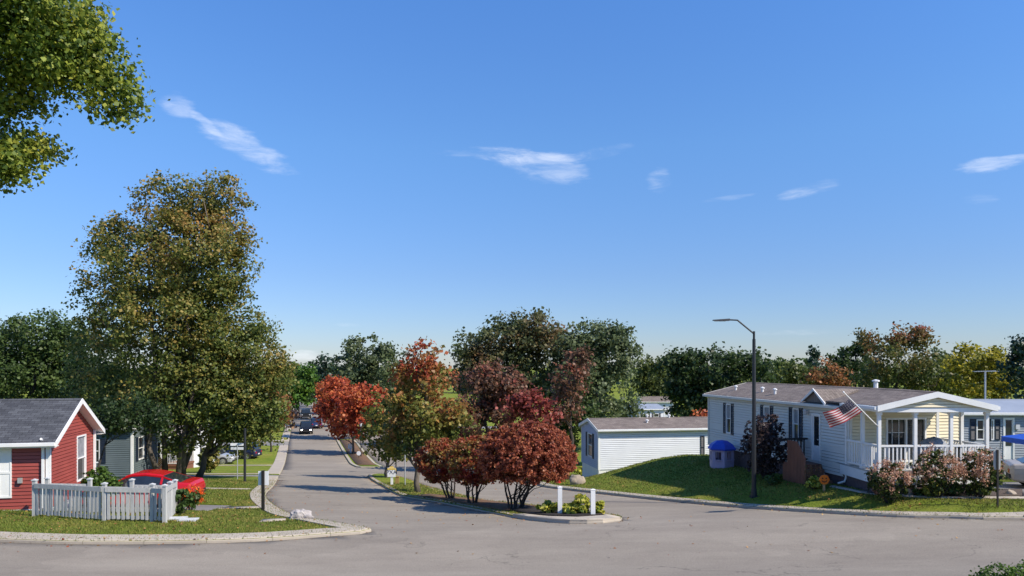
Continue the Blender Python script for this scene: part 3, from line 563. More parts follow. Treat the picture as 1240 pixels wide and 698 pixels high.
# background trees: (kind, label, px base, Y, blobs, material, options)
BG = [
 ('maple_tree', 'dense dark tree behind the roof of the red house', 40, 64, [(45, 412, 46, 38), (10, 430, 40, 40), (80, 425, 34, 40), (30, 465, 60, 40), (90, 465, 30, 40), (-30, 460, 50, 60)], 'mid', {}),
 ('maple_tree', 'dark tree between the red house roof and the big maple', 118, 58, [(120, 450, 34, 50), (100, 490, 30, 40), (140, 500, 34, 40)], 'dark', {}),
 ('maple_tree', 'dark spreading tree shading the slate-sided home', 112, 40, [(152, 500, 36, 20), (126, 508, 28, 16), (182, 506, 24, 20), (150, 512, 24, 12)], 'dark', {}),
 ('shade_tree', 'small orange-brown tree left of the road past the dark suv', 328, 84, [(330, 490, 16, 22), (322, 510, 13, 16), (338, 505, 12, 14)], 'orange', {}),
 ('shade_tree', 'small bare brownish tree by the left kerb far along the road', 346, 112, [(346, 500, 12, 14), (352, 508, 9, 10)], 'smoke', {'lai': 3}),
 ('shade_tree', 'bright green tree left of the road near its far end', 362, 150, [(362, 462, 18, 26), (352, 475, 14, 24), (372, 470, 12, 24), (345, 462, 12, 20)], 'bright', {}),
 ('shade_tree', 'dark tree just behind the bright green one at the road end', 385, 215, [(388, 462, 13, 22), (398, 455, 12, 20), (375, 470, 8, 16)], 'dark', {}),
 ('spruce_tree', 'dark pointed spruce at the far end of the road', 393, 200, [(393, 440, 6, 10), (393, 455, 10, 14), (393, 475, 13, 16)], 'conifer', {}),
 ('shade_tree', 'rounded grey-green tree behind the scarlet maples', 443, 165, [(445, 430, 32, 22), (425, 445, 22, 26), (460, 445, 26, 28), (443, 470, 36, 26)], 'grey_green', {}),
 ('shade_tree', 'dark tree between the grey-green tree and the orange-topped maple', 480, 175, [(480, 470, 22, 30), (462, 485, 18, 26)], 'dark', {}),
 ('oak_tree', 'very large dark bronze-green tree in the centre background', 618, 88, [(620, 408, 42, 30), (650, 402, 30, 24), (585, 425, 36, 30), (660, 440, 44, 50), (600, 460, 50, 46), (570, 440, 22, 26)], 'dark_brown', {'leaf': 3.2}),
 ('oak_tree', 'tall green tree right of the bronze one, crown hooked to the right', 725, 86, [(730, 410, 34, 24), (700, 430, 30, 36), (745, 430, 30, 34), (720, 470, 54, 42), (690, 470, 34, 44), (765, 425, 12, 8), (735, 500, 44, 22)], 'grey_green', {'leaf': 3.2}),
 ('shade_tree', 'green tree with olive edge between the hooked tree and the dark maple', 790, 150, [(788, 455, 20, 24), (802, 460, 14, 26), (775, 465, 14, 24), (790, 480, 20, 20)], 'olive', {}),
 ('maple_tree', 'rusty brown tree behind the trimmed bushes', 590, 62, [(595, 464, 34, 24), (572, 484, 28, 30), (612, 480, 30, 34), (560, 512, 24, 26), (595, 515, 40, 26)], 'red_brown', {'leaf': 3.6, 'lai': 4}),
 ('maple_tree', 'bright red tree rising directly behind the large crimson bush', 648, 58, [(642, 492, 20, 18), (664, 484, 15, 14), (628, 498, 18, 16), (652, 508, 24, 14)], 'red_pink', {'leaf': 3.6, 'lai': 4}),
 ('maple_tree', 'dull red tree between the bright red tree and the green hooked tree', 690, 66, [(692, 462, 20, 26), (700, 440, 14, 16), (684, 490, 20, 22)], 'red_brown', {'leaf': 3.4, 'lai': 3.5}),
 ('maple_tree', 'low dark green tree left of the white home end wall', 700, 68, [(690, 515, 26, 24), (670, 530, 24, 22), (715, 510, 18, 22)], 'mid', {}),
 ('maple_tree', 'broad black-green maple behind the left end of the porch home', 868, 66, [(868, 445, 50, 26), (835, 455, 30, 32), (905, 450, 32, 26), (860, 480, 56, 30), (830, 490, 26, 22), (820, 440, 20, 16)], 'dark', {'leaf': 3.6, 'lai': 5}),
 ('shade_tree', 'olive tree just right of the lamp post behind the roof', 962, 130, [(962, 448, 16, 16), (945, 455, 16, 16), (975, 460, 16, 16)], 'olive', {}),
 ('shade_tree', 'small dark green tree between the broad maple and the olive tree', 940, 140, [(942, 446, 12, 14), (930, 455, 14, 16), (950, 462, 16, 12)], 'mid', {}),
 ('shade_tree', 'orange-leaved tree behind the roof dormer', 1000, 110, [(1002, 455, 20, 16), (985, 462, 16, 12), (1015, 465, 14, 12)], 'orange', {}),
 ('spruce_tree', 'small pointed spruce above the roof dormer', 987, 230, [(987, 427, 4, 7), (987, 438, 7, 8), (987, 452, 10, 12)], 'conifer', {}),
 ('shade_tree', 'dark rounded tree between the orange tree and the red-topped tree', 1040, 120, [(1030, 435, 20, 20), (1048, 425, 16, 18), (1035, 455, 30, 20), (1015, 440, 14, 14)], 'dark', {}),
 ('maple_tree', 'tree with a thin red top rising behind the roof', 1085, 92, [(1090, 408, 34, 16), (1070, 415, 26, 18), (1110, 412, 20, 16), (1085, 440, 44, 26), (1060, 455, 30, 20), (1115, 455, 34, 22)], 'redtop', {'lai': 2.8, 'shell': 0.2}),
 ('shade_tree', 'olive green tree behind the porch gable', 1135, 96, [(1130, 455, 24, 18), (1150, 460, 24, 16), (1090, 465, 30, 12)], 'olive', {}),
 ('shade_tree', 'yellow rounded tree behind the television aerial', 1185, 84, [(1180, 438, 32, 20), (1205, 450, 22, 26), (1160, 455, 24, 20), (1190, 470, 36, 18)], 'yellow', {'leaf': 3.4, 'lai': 4}),
 ('spruce_tree', 'dark blue-green conifer at the right edge behind the grey home', 1240, 78, [(1242, 420, 18, 14), (1235, 445, 22, 18), (1245, 470, 28, 20)], 'conifer', {'leaf': 3.4}),
 ('shade_tree', 'hazy green tree between the red-topped and the yellow tree', 1142, 180, [(1140, 432, 12, 12), (1150, 442, 14, 12)], 'grey_green', {}),
 ('maple_tree', 'red low tree peeping over the white home roof', 868, 59, [(862, 502, 14, 5), (848, 503, 8, 4)], 'red', {'lai': 3}),
 ('shade_tree', 'tree left of the far road end behind parked cars', 300, 120, [(300, 480, 30, 34), (280, 500, 26, 26), (322, 470, 20, 30)], 'mid', {}),
]
for kind, lab, bx, Y, bl, m_, op in BG:
    tree(kind, lab, at(bx, Y), bl, Y, LM[m_], leaf=op.get('leaf', 2.9), lai=op.get('lai', 4.6), clump_px=5.5 if Y > 100 else 8, shell=op.get('shell', 0.5), group='trees standing behind the homes', bark='bark_dark')
# far woods closing the horizon: one mass nobody could count
rng = np.random.default_rng(3); bl = []
for x in np.linspace(-420, 460, 90):
    y = 330 + rng.uniform(-20, 60); h = rng.uniform(9, 14.5); z0 = tz(x, y); w = rng.uniform(6, 10)
    bl.append((np.array([x, y, z0 + h * 0.55]), (w, w * 0.8, h * 0.5)))
q, cl = leaf_cloud(rng, bl, 70000, 1.5, 2.2, 0.5, 5, 0.4, per=20)
tag(fast_mesh('woods', q, 4, LM['mid'], None, rng.random(len(q) // 4)), 'distant dark woods along the horizon', 'woods', kind='stuff')

# ------------------------------------------------------------------ building kit
class Wall:
    def __init__(s, o, u, n): s.o = Vector(o); s.u = Vector(u); s.n = Vector(n)
    def pt(s, u, z, d=0): p = s.o + s.u * u + s.n * d; return Vector((p.x, p.y, p.z + z))
    def box(s, mb, u0, u1, z0, z1, d0, d1, mi=0):
        c = [s.pt(u, z, d) for z in (z0, z1) for u, d in ((u0, d1), (u1, d1), (u1, d0), (u0, d0))]
        return mb.hexa(c, mi)
def siding(mb, w, z0, z1, lf, rf, ops=(), course=0.125, lap=0.02):
    zs = sorted(set([z0, z1] + [z for o in ops for z in o[2:4] if z0 < z < z1] + list(np.arange(z0, z1, course))))
    for a, b_ in zip(zs, zs[1:]):
        if b_ - a < 1e-4: continue
        k = math.floor((a - z0) / course + 1e-6); ca = z0 + k * course
        da = 0.004 + lap * (1 - (a - ca) / course); db = 0.004 + lap * (1 - (b_ - ca) / course); zm = (a + b_) / 2
        segs = [(lf(a), rf(a), lf(b_), rf(b_))]; cuts = sorted((o[0], o[1]) for o in ops if o[2] < zm < o[3])
        iv = []; cur = None; l0, r0, l1, r1 = segs[0]; x = l0; xt = l1
        for c0, c1 in cuts:
            iv.append((x, c0, xt, c0)); x = xt = c1
        iv.append((x, r0, xt, r1))
        for x0, x1, t0, t1 in iv:
            if x1 - x0 < 1e-3: continue
            a_ = a + .02 if a - ca < 1e-4 and b_ - a > .05 else a
            mb.add([w.pt(x0, a_, da), w.pt(x1, a_, da), w.pt(t1, b_, db), w.pt(t0, b_, db)], [(0, 1, 2, 3)])
            if a - ca < 1e-4:
                g_2 = .02; mb.add([w.pt(x0, a, -.03), w.pt(x1, a, -.03), w.pt(x1, a + g_2 + .03, -.01), w.pt(x0, a + g_2 + .03, -.01)], [(0, 1, 2, 3)])
def window(root, w, u0, u1, z0, z1, shut=None, curtain=False, shw=0.3, mullion=True, grid=0):
    mb = MB(); f = 0.06
    for a in ((u0, u0 + f, z0, z1), (u1 - f, u1, z0, z1), (u0 + f, u1 - f, z0, z0 + f), (u0 + f, u1 - f, z1 - f, z1)): w.box(mb, *a, -0.05, 0.035)
    if mullion: w.box(mb, u0 + f, u1 - f, (z0 + z1) / 2 - .02, (z0 + z1) / 2 + .02, -0.04, 0.02)
    for g in range(grid): x = u0 + (u1 - u0) * (g + 1) / (grid + 1); w.box(mb, x - .012, x + .012, z0 + f, z1 - f, -0.035, 0.012)
    fr = mb.build('window', M['white'], root)
    p = MB(); w.box(p, u0 + f, u1 - f, z0 + f, z1 - f, -0.06, -0.03); p.build('pane', M['glass'], fr)
    if curtain:
        c = MB(); zc = z0 + (z1 - z0) * 0.5; w.box(c, u0 + f, u1 - f, zc + .03, z1 - f, -0.03, -0.024); c.build('curtain', M['curtain'], fr)
    if shut:
        for a, b_ in ((u0 - shw - .02, u0 - .02), (u1 + .02, u1 + shw + .02)): shutter(root, w, a, b_, z0 - .03, z1 + .03, shut)
    return fr
def shutter(root, w, a, b_, z0, z1, m, panels=False):
    s = MB(); t = min(0.05, (b_ - a) / 5)
    for q in ((a, a + t, z0, z1), (b_ - t, b_, z0, z1), (a + t, b_ - t, z0, z0 + .07), (a + t, b_ - t, z1 - .07, z1), (a + t, b_ - t, (z0 + z1) / 2 - .04, (z0 + z1) / 2 + .04)): w.box(s, *q, 0.005, 0.05)
    if panels:
        w.box(s, a + t, b_ - t, z0 + .07, (z0 + z1) / 2 - .04, 0.005, 0.032); w.box(s, a + t, b_ - t, (z0 + z1) / 2 + .04, z1 - .07, 0.005, 0.032)
    else:
        z = z0 + .08
        while z < z1 - .1:
            s.add([w.pt(a + t, z, .045), w.pt(b_ - t, z, .045), w.pt(b_ - t, z + .055, .015), w.pt(a + t, z + .055, .015)], [(0, 1, 2, 3)]); z += .055
    return s.build('shutter', M[m], root)
def gable_roof(root, x0, x1, y0, y1, ze, rise, m, ox=0.25, oy=0.3, th=0.06, fh=0.16, fascia='white', axis='x', open_end=False, back=True, elen=None):
    """ridge along local x (or y); ze = height of the wall top"""
    sw = (lambda p: p) if axis == 'x' else (lambda p: (p[1], p[0], p[2]))
    if axis == 'y': x0, x1, y0, y1 = y0, y1, x0, x1
    ym = (y0 + y1) / 2; half = (y1 - y0) / 2; sl = rise / half; sf = math.hypot(1, sl); X0, X1, Y0, Y1 = x0 - ox, x1 + ox, y0 - oy, y1 + oy
    zt = lambda y: ze + rise + 0.10 - abs(y - ym) * sl
    mb = MB(); vs = []
    for a, b_ in ((Y0, ym), (ym, Y1)):
        c = [(X0, a, zt(a) - th), (X1, a, zt(a) - th), (X1, b_, zt(b_) - th), (X0, b_, zt(b_) - th), (X0, a, zt(a)), (X1, a, zt(a)), (X1, b_, zt(b_)), (X0, b_, zt(b_))]
        mb.hexa([sw(p) for p in c])
    for k in range(3): mb.add([], [])
    cap = [(X0, ym - .12, zt(ym - .12) + .012), (X1, ym - .12, zt(ym - .12) + .012), (X1, ym, zt(ym) + .02), (X0, ym, zt(ym) + .02), (X0, ym + .12, zt(ym + .12) + .012), (X1, ym + .12, zt(ym + .12) + .012)]
    mb.add([sw(p) for p in cap], [(0, 1, 2, 3), (3, 2, 5, 4)])
    r = mb.build('roof', M[m], root); uvl = r.data.uv_layers.new(name='UVMap')
    for lp in r.data.loops:
        v = r.data.vertices[lp.vertex_index].co; a, b_ = (v.x, v.y) if axis == 'x' else (v.y, v.x)
        uvl.data[lp.index].uv = (a + 50, (b_ - ym) * sf + 50)
    if fascia:
        f = MB(); g = 0.002
        X1s = X1
        if elen: X1 = elen
        for y, s in ((Y0, -1), (Y1, 1)):      # eaves board + gutter
            z = zt(y) - th; a, b_ = (y - .025, y) if s < 0 else (y, y + .025)
            f.hexa([sw(p) for p in ((X0, a, z - fh + .03), (X1, a, z - fh + .03), (X1, b_, z - fh + .03), (X0, b_, z - fh + .03), (X0, a, z + .045), (X1, a, z + .045), (X1, b_, z + .045), (X0, b_, z + .045))])
            a, b_ = (y - .12, y - .027) if s < 0 else (y + .027, y + .12)
            f.hexa([sw(p) for p in ((X0, a, z - .07), (X1, a, z - .07), (X1, b_, z - .09), (X0, b_, z - .09), (X0, a, z + .035), (X1, a, z + .035), (X1, b_, z + .035), (X0, b_, z + .035))])
            # soffit
            yi = y0 if s < 0 else y1; a, b_ = min(y, yi), max(y, yi)
            f.hexa([sw(p) for p in ((X0, a, z - fh + .05), (X1, a, z - fh + .05), (X1, b_, z - fh + .05), (X0, b_, z - fh + .05), (X0, a, z - fh + .07), (X1, a, z - fh + .07), (X1, b_, z - fh + .07), (X0, b_, z - fh + .07))])
        X1 = X1s
        for xx, s in ((X0, -1), (X1, 1))[:2 if back else 1]:     # rake boards
            a, b_ = (xx - .03, xx - g) if s < 0 else (xx + g, xx + .03)
            for p, q in ((Y0 - .02, ym), (ym, Y1 + .02)):
                c = [(a, p, zt(p) - fh - .02), (b_, p, zt(p) - fh - .02), (b_, q, zt(q) - fh - .02), (a, q, zt(q) - fh - .02), (a, p, zt(p) + .015), (b_, p, zt(p) + .015), (b_, q, zt(q) + .015), (a, q, zt(q) + .015)]
                f.hexa([sw(v) for v in c])
            xi = x0 if s < 0 else x1; a, b_ = min(xx, xi), max(xx, xi)
            if b_ - a > 0.05 and not open_end:
                for p, q in ((Y0, ym), (ym, Y1)):
                    c = [(a, p, zt(p) - fh), (b_, p, zt(p) - fh), (b_, q, zt(q) - fh), (a, q, zt(q) - fh), (a, p, zt(p) - fh + .02), (b_, p, zt(p) - fh + .02), (b_, q, zt(q) - fh + .02), (a, q, zt(q) - fh + .02)]
                    f.hexa([sw(v) for v in c])
        f.build('fascia', M[fascia], root)
    return r
def home(name, label, loc, rz, L, W, base, ze, rise, sm, roofm, ops=None, endm=None, skirtm='skirt', group='manufactured homes', ox=0.25, oy=0.3, trim='white', cat='house', fascia='white', fh=.16):
    root = thing(name, label, cat, loc, rz, group); ops = ops or {}
    Ws = {'front': Wall((0, 0, 0), (1, 0, 0), (0, -1, 0)), 'right': Wall((L, 0, 0), (0, 1, 0), (1, 0, 0)), 'back': Wall((L, W, 0), (-1, 0, 0), (0, 1, 0)), 'left': Wall((0, W, 0), (0, -1, 0), (-1, 0, 0))}
    ln = {'front': L, 'back': L, 'right': W, 'left': W}; mbs = {}
    for k, w in Ws.items():
        mm = endm.get(k, sm) if endm else sm; mb = mbs.setdefault(mm, MB()); l = ln[k]; o = ops.get(k, [])
        siding(mb, w, base, ze, lambda z: 0, lambda z, l=l: l, o)
        if k in ('right', 'left'): siding(mb, w, ze + .001, ze + rise - .02, lambda z, l=l: (z - ze) / rise * l / 2, lambda z, l=l: l - (z - ze) / rise * l / 2, [])
    for mm, mb in mbs.items(): mb.build('wall', M[mm], root)
    c = MB()
    for k, w in Ws.items():
        l = ln[k]
        for a, b_ in ((-0.03, 0.09), (l - 0.09, l + 0.03)):
            c = MB(); o_ = 0 if k in ('front', 'back') else .004; w.box(c, a + o_, b_ - o_, base - .02, ze + .02, 0.031, 0.044); c.build('corner_trim', M[trim], root)
    s = MB(); s.box(.02, L - .02, .02, W - .02, -2.0, base); s.build('foundation', M[skirtm], root)
    gable_roof(root, 0, L, 0, W, ze, rise, roofm, ox, oy, fh=fh, fascia=fascia)
    return root, Ws
def vents(root, pts, h=0.25, r=0.06):
    for x, y, z in pts:
        m = MB(); m.tube([(x, y, z - .1), (x, y, z + h)], r, 8); m.lathe((x, y, z + h), [(r * 1.7, 0), (r * 1.7, .05), (.01, .09)], 8); m.build('roof_vent', M['white'], root)

# ------------------------------------------------------------------ red house (left)
rz = math.radians(12); ux = Vector((math.cos(rz), math.sin(rz))); corner = Vector((-16.32, 26.05)); L_ = 9.0
loc = corner - ux * L_; gz = 5 - 5.13; ze = (5 - 2.62) - gz
def wall_u(o, d, px):     # distance along a wall (2D origin o, direction d) seen at pixel column px
    k = (px - HX) / F; return (k * o.y - o.x) / (d.x - k * d.y)
def row_z(o, d, u, py, gz): return CZ - (py - HY) / F * (o.y + d.y * u) - gz
u1 = wall_u(corner, Vector((-ux.x, -ux.y)), 14.5); dn = Vector((-ux.x, -ux.y)); us1 = L_ - u1
gd = Vector((-ux.y, ux.x)); ga, gb = wall_u(corner, gd, 92.5), wall_u(corner, gd, 103.5)
gz0, gz1 = row_z(corner, gd, (ga + gb) / 2, 582, gz), row_z(corner, gd, (ga + gb) / 2, 527, gz)
sz0, sz1 = row_z(corner, dn, u1, 603, gz), row_z(corner, dn, u1, 541.5, gz)
wops = {'right': [(ga, gb, gz0, gz1)], 'front': [(us1 - 1.5, us1 - .47, sz0 + .05, sz1 - .05)]}
rh, RW = home('red_house', 'red sided house with charcoal shingle roof behind the picket fence', (loc.x, loc.y, gz), rz, L_, 4.5, 0.06, ze, 1.22, 'red_siding', 'sh_dark', wops, skirtm='white', ox=0.32, oy=0.32, group='homes near the junction')
window(rh, RW['right'], ga, gb, gz0, gz1, None, True); window(rh, RW['front'], us1 - 1.5, us1 - .47, sz0 + .05, sz1 - .05)
for a in (us1 - .42, us1 - 1.95): shutter(rh, RW['front'], a, a + .42, sz0, sz1, 'white', True)
m = MB(); w = RW['front']; w.box(m, L_ - .2, L_ - .12, .1, ze - .08, .046, .11); m.tube([w.pt(L_ - .16, ze - .08, .08), w.pt(L_ - .14, ze + .04, .3)], .04, 8); m.build('downspout', M['white'], rh)
m = MB()
w = RW['right']; w.box(m, 4.42, 4.5, .1, ze - .05, .046, .11); m.build('downspout', M['white'], rh)
m = MB(); w = RW['front']; w.box(m, -.05, L_ + .05, -.1, .07, 0.02, .05); w.box(m, L_ - 7, L_ - .3, -.3, -.05, .06, 1.1); m.build('sill_board', M['white'], rh)
m = MB(); RW['front'].box(m, L_ - .95, L_ - .82, 1.0, 1.18, .03, .12); m.build('meter_box', M['sign_back'], rh)

# ------------------------------------------------------------------ home with the porch (right)
Fo = Vector((10.83, 40.7)); ax = Vector((0.176, -0.984)).normalized(); rz = math.atan2(ax.y, ax.x); gz = 0.0; LH, WH = 12.4, 4.9
ub = lambda px: wall_u(Fo, ax, px)
zb = lambda px, py: row_z(Fo, ax, ub(px), py, gz)
w1, w2, w3 = (ub(879.6), ub(885.6)), (ub(925.2), ub(932.8)), (ub(960.4), ub(968.0))
wz = [(zb(882, 525), zb(882, 489)), (zb(929, 529), zb(929, 492)), (zb(964, 532.5), zb(964, 494.5))]
dr = (ub(983.5), ub(994.0)); dz_ = (zb(988, 557.5), zb(988, 501))
ops = {'front': [(w1[0], w1[1], *wz[0]), (w2[0], w2[1], *wz[1]), (w3[0], w3[1], *wz[2]), (dr[0], dr[1], *dz_)]}
# end wall faces the camera: sliding door behind the porch
eo = Fo + ax * LH; ed = Vector((-ax.y, ax.x)); eu = lambda px: wall_u(eo, ed, px); ez = lambda px, py: row_z(eo, ed, eu(px), py, gz)
sd = (eu(1072.5), eu(1121)); sdz = (1.2, ez(1100, 506)); ops['right'] = [(sd[0], sd[1], *sdz)]
ZE = 5 - 1.66
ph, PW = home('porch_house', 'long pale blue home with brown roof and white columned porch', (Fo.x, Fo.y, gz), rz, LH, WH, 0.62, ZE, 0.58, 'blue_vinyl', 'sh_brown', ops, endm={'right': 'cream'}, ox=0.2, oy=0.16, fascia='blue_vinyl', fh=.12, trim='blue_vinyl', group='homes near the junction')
for (a, b_), (z0, z1) in zip((w1, w2, w3), wz): window(ph, PW['front'], a, b_, z0, z1, 'shutter_blue', True, shw=0.26)
w = PW['front']
def door(root, w, a, b_, z0, z1, m='white', glass=True):
    d = MB(); t = .07
    w.box(d, a, a + t, z0, z1, -.05, .04); w.box(d, b_ - t, b_, z0, z1, -.05, .04); w.box(d, a + t, b_ - t, z1 - t, z1, -.05, .04); w.box(d, a + t, b_ - t, z0, z1 - t, -.04, 0.0)
    o = d.build('door', M[m], root)
    if glass:
        g = MB(); w.box(g, a + .25 * (b_ - a), b_ - .22 * (b_ - a), z0 + .32 * (z1 - z0), z1 - .12, 0.001, .012); g.build('pane', M['glass'], o)
    h = MB(); h.tube([w.pt(b_ - .13, z0 + .45 * (z1 - z0), 0.0), w.pt(b_ - .13, z0 + .45 * (z1 - z0), .07)], .03, 8); h.build('handle', M['steel'], o)
    return o
door(ph, w, dr[0], dr[1], *dz_)
m = MB(); lu = ub(979); lz = zb(979, 499); w.box(m, lu - .06, lu + .06, lz - .1, lz + .1, .02, .06); m.tube([w.pt(lu, lz, .06), w.pt(lu, lz, .16)], .05, 8); m.lathe(w.pt(lu, lz - .1, .16), [(.05, 0), (.08, .16), (.02, .22)], 8); m.build('wall_lamp', M['frost'], ph)
# sliding glass door
w = PW['right']; m = MB(); a, b_ = sd; z0, z1 = sdz; t = .07
for q in ((a, a + t, z0, z1), (b_ - t, b_, z0, z1), (a + t, b_ - t, z1 - t, z1), (a + t, b_ - t, z0, z0 + t), ((a + b_) / 2 - .035, (a + b_) / 2 + .035, z0 + t, z1 - t)): w.box(m, *q, -.05, .045)
for k in (1, 2): x = a + (b_ - a) / 2 * k / 3; w.box(m, x - .01, x + .01, z0 + t, z1 - t, -.028, -.01)
w.box(m, a + t, (a + b_) / 2 - .035, z0 + (z1 - z0) * .66, z0 + (z1 - z0) * .66 + .02, -.028, -.012)
so = m.build('sliding_door', M['white'], ph); g = MB(); w.box(g, a + t, b_ - t, z0 + t, z1 - t, -.06, -.03); g.build('pane', M['glass'], so)
vents(ph, [(ub(872), .9, ZE + .3), (ub(903), .9, ZE + .3), (ub(922), .7, ZE + .28)], .18, .06); vents(ph, [(ub(985), 2.9, ZE + .5)], .45, .09)
# small false dormer on the near roof slope
du0, du1 = ub(975.5), ub(1003); dc = (du0 + du1) / 2; m = MB(); wd = (du1 - du0) / 2; yz = lambda y: ZE + .1 + (y) * .58 / 2.45
yf = -.05; yb_ = 1.6; zp = yz(yf) + .5
m.add([(du0, yf, yz(yf) + .02), (du1, yf, yz(yf) + .02), (dc, yf, zp), (dc, 2.0, zp), (du0, yf - .1, yz(yf)), (du1, yf - .1, yz(yf)), (dc, yf - .1, zp + .06), (dc, 2.0, zp + .06)], [(0, 1, 2), (4, 6, 7), (5, 7, 6), (0, 2, 3), (1, 3, 2)])
dm = m.build('dormer', M['sh_brown'], ph); uvl = dm.data.uv_layers.new(name='UVMap')
for lp in dm.data.loops: v = dm.data.vertices[lp.vertex_index].co; uvl.data[lp.index].uv = (v.x + 9, v.y * 1.2 + 9)
m = MB(); t = .09
for s0, s1 in (((du0 - .05, yz(yf)), (dc, zp + .05)), ((dc, zp + .05), (du1 + .05, yz(yf)))):
    m.hexa([(s0[0], yf - .14, s0[1] - .02), (s1[0], yf - .14, s1[1] - t), (s1[0], yf - .1, s1[1] - t), (s0[0], yf - .1, s0[1] - .02), (s0[0], yf - .14, s0[1] + .05), (s1[0], yf - .14, s1[1] + .03), (s1[0], yf - .1, s1[1] + .03), (s0[0], yf - .1, s0[1] + .05)])
m.build('trim', M['white'], dm)
# downspout on the near corner
w = PW['front']; m = MB(); m.tube([w.pt(LH - .12, ZE + .02, .2), w.pt(LH - .12, ZE - .15, .07), w.pt(LH - .12, .62, .07), w.pt(LH - .14, .48, .12), w.pt(LH - .35, .38, .25)], .04, 8); m.build('downspout', M['white'], ph)
# porch
def local(loc, rz, p):
    d = Vector(p[:2]) - Vector(loc[:2]); ca, sa = math.cos(-rz), math.sin(-rz)
    return (d.x * ca - d.y * sa, d.x * sa + d.y * ca)
po = Vector((13.06, 26.3)); prz = math.radians(2.0); lx, ly = local(Fo, rz, po)
pc = bpy.data.objects.new('porch', None); C.objects.link(pc); pc.parent = ph; pc.location = (lx, ly, 0); pc.rotation_euler = (0, 0, prz - rz)
PWD, PD_ = 3.92, 2.7; DZ = 5 - 3.84; PE = 5 - 1.68
def railing(name, parent, a, b_, z0, h, m, n=None, flat=False, tw=.05, bal=.03):
    a = Vector((*a, z0)); b_ = Vector((*b_, z0)); mb = MB(); d = b_ - a
    mb.beam(a + Vector((0, 0, h)), b_ + Vector((0, 0, h)), tw * 1.5, tw * 1.1); mb.beam(a + Vector((0, 0, .09)), b_ + Vector((0, 0, .09)), tw, tw)
    n = n or int(d.length / .13)
    for i in range(1, n): p = a + d * (i / n); mb.beam(p + Vector((0, 0, .1)), p + Vector((0, 0, h - .02)), bal, bal)
    return mb.build(name, M[m], parent)
m = MB(); m.box(-.1, PWD + .1, -.08, PD_ + .9, DZ - .05, DZ); m.build('deck_boards', M['sign_back'], pc)
m = MB(); m.box(-.08, PWD + .08, -.06, -.02, DZ - .42, DZ - .052); m.box(-.1, -.06, -.06, PD_, DZ - .42, DZ - .052); m.box(PWD + .06, PWD + .1, -.06, PD_, DZ - .42, DZ - .052); m.build('deck_skirt', M['white'], pc)
m = MB(); m.box(-.04, PWD + .04, 0, PD_, -.8, DZ - .42); m.build('foundation', M['skirt'], pc)
for x, y in ((0, 0), (PWD / 3, 0), (2 * PWD / 3, 0), (PWD, 0), (0, 1.15), (PWD, 1.4), (PWD - .1, 2.75)):
    q = MB(); q.box(x - .055, x + .055, y - .055, y + .055, DZ, PE); q.box(x - .08, x + .08, y - .08, y + .08, DZ, DZ + .1); q.box(x - .08, x + .08, y - .08, y + .08, PE - .1, PE); q.build('porch_post', M['white'], pc)
for a, b_ in (((.07, 0), (PWD / 3 - .07, 0)), ((PWD / 3 + .07, 0), (2 * PWD / 3 - .07, 0)), ((2 * PWD / 3 + .07, 0), (PWD - .07, 0)), ((0, .07), (0, 1.08)), ((0, 1.22), (-.1, 2.1)), ((PWD, .07), (PWD, 1.3)), ((PWD, 1.5), (PWD - .1, 2.7))):
    railing('railing', pc, a, b_, DZ + .02, .93, 'white', tw=.06, bal=.045)
m = MB(); m.box(-.07, PWD + .07, -.17, .07, PE, PE + .16); m.box(-.07, .07, .07, 2.2, PE, PE + .16); m.box(PWD - .07, PWD + .07, .07, 3, PE, PE + .16); m.build('beam', M['white'], pc)
m = MB(); w = Wall((0, -.02, 0), (1, 0, 0), (0, -1, 0)); zt_ = PE + .162; hh = .45
w = Wall((0, -.18, 0), (1, 0, 0), (0, -1, 0)); siding(m, w, zt_, zt_ + hh - .02, lambda z: -.05 + (z - zt_) / hh * (PWD / 2 + .05), lambda z: PWD + .05 - (z - zt_) / hh * (PWD / 2 + .05), course=.11); m.build('gable', M['cream'], pc)
gable_roof(pc, -.05, PWD + .05, 0, 3.4, PE + .16, .46, 'sh_brown', ox=.28, oy=.14, fh=.17, axis='y', back=False, elen=2.3)
m = MB(); m.box(-.0, PWD, .1, 2.6, PE + .1, PE + .13); m.build('porch_ceiling', M['white'], pc)
# side landing with stair and brown privacy panel
w = PW['front']; nrm = Vector((ax.y, -ax.x)); nrm = nrm if nrm.x < 0 else -nrm
def uo(px, d): return wall_u(Fo + nrm * d, ax, px)
def zo(px, py, d): u = uo(px, d); return row_z(Fo + nrm * d, ax, u, py, gz)
gz = 0.0; s0, s1 = ub(982.5) - .2, ub(994.5) + .1; lzz = dz_[0] - .1; D_ = 1.15
m = MB(); w.box(m, s0, s1, lzz - .08, lzz, .05, D_); m.build('landing', M['brown_wood'], ph)
for a_, b__, c_, e_ in ((s0, s1, D_ + .005, D_ + .04), (s0 - .04, s0 - .002, .05, D_), (s1 + .002, s1 + .04, .05, D_)):
    m = MB(); w.box(m, a_, b__, -.6, lzz - .085, c_, e_); m.build('landing_skirt', M['brown_wood'], ph)
for k in range(4): m = MB(); w.box(m, s1 + .045 + k * .27, s1 + .31 + k * .27, -.6, lzz - .18 * (k + 1), .12, D_ - .05); m.build('stair_step', M['brown_wood'], ph)
d_ = D_ + .06; ua, ub_ = uo(954.5, d_), uo(976, d_); uc = ua + (ub_ - ua) * .55; zt0 = zo(958, 533.5, d_); zt1 = zo(975.5, 555, d_)
m = MB(); m.prism([(0, -.6), (ub_ - ua, -.6), (ub_ - ua, zt1), (uc - ua, zt0), (0, zt0)], w.pt(ua, 0, d_), w.u, (0, 0, 1), w.n * .04)
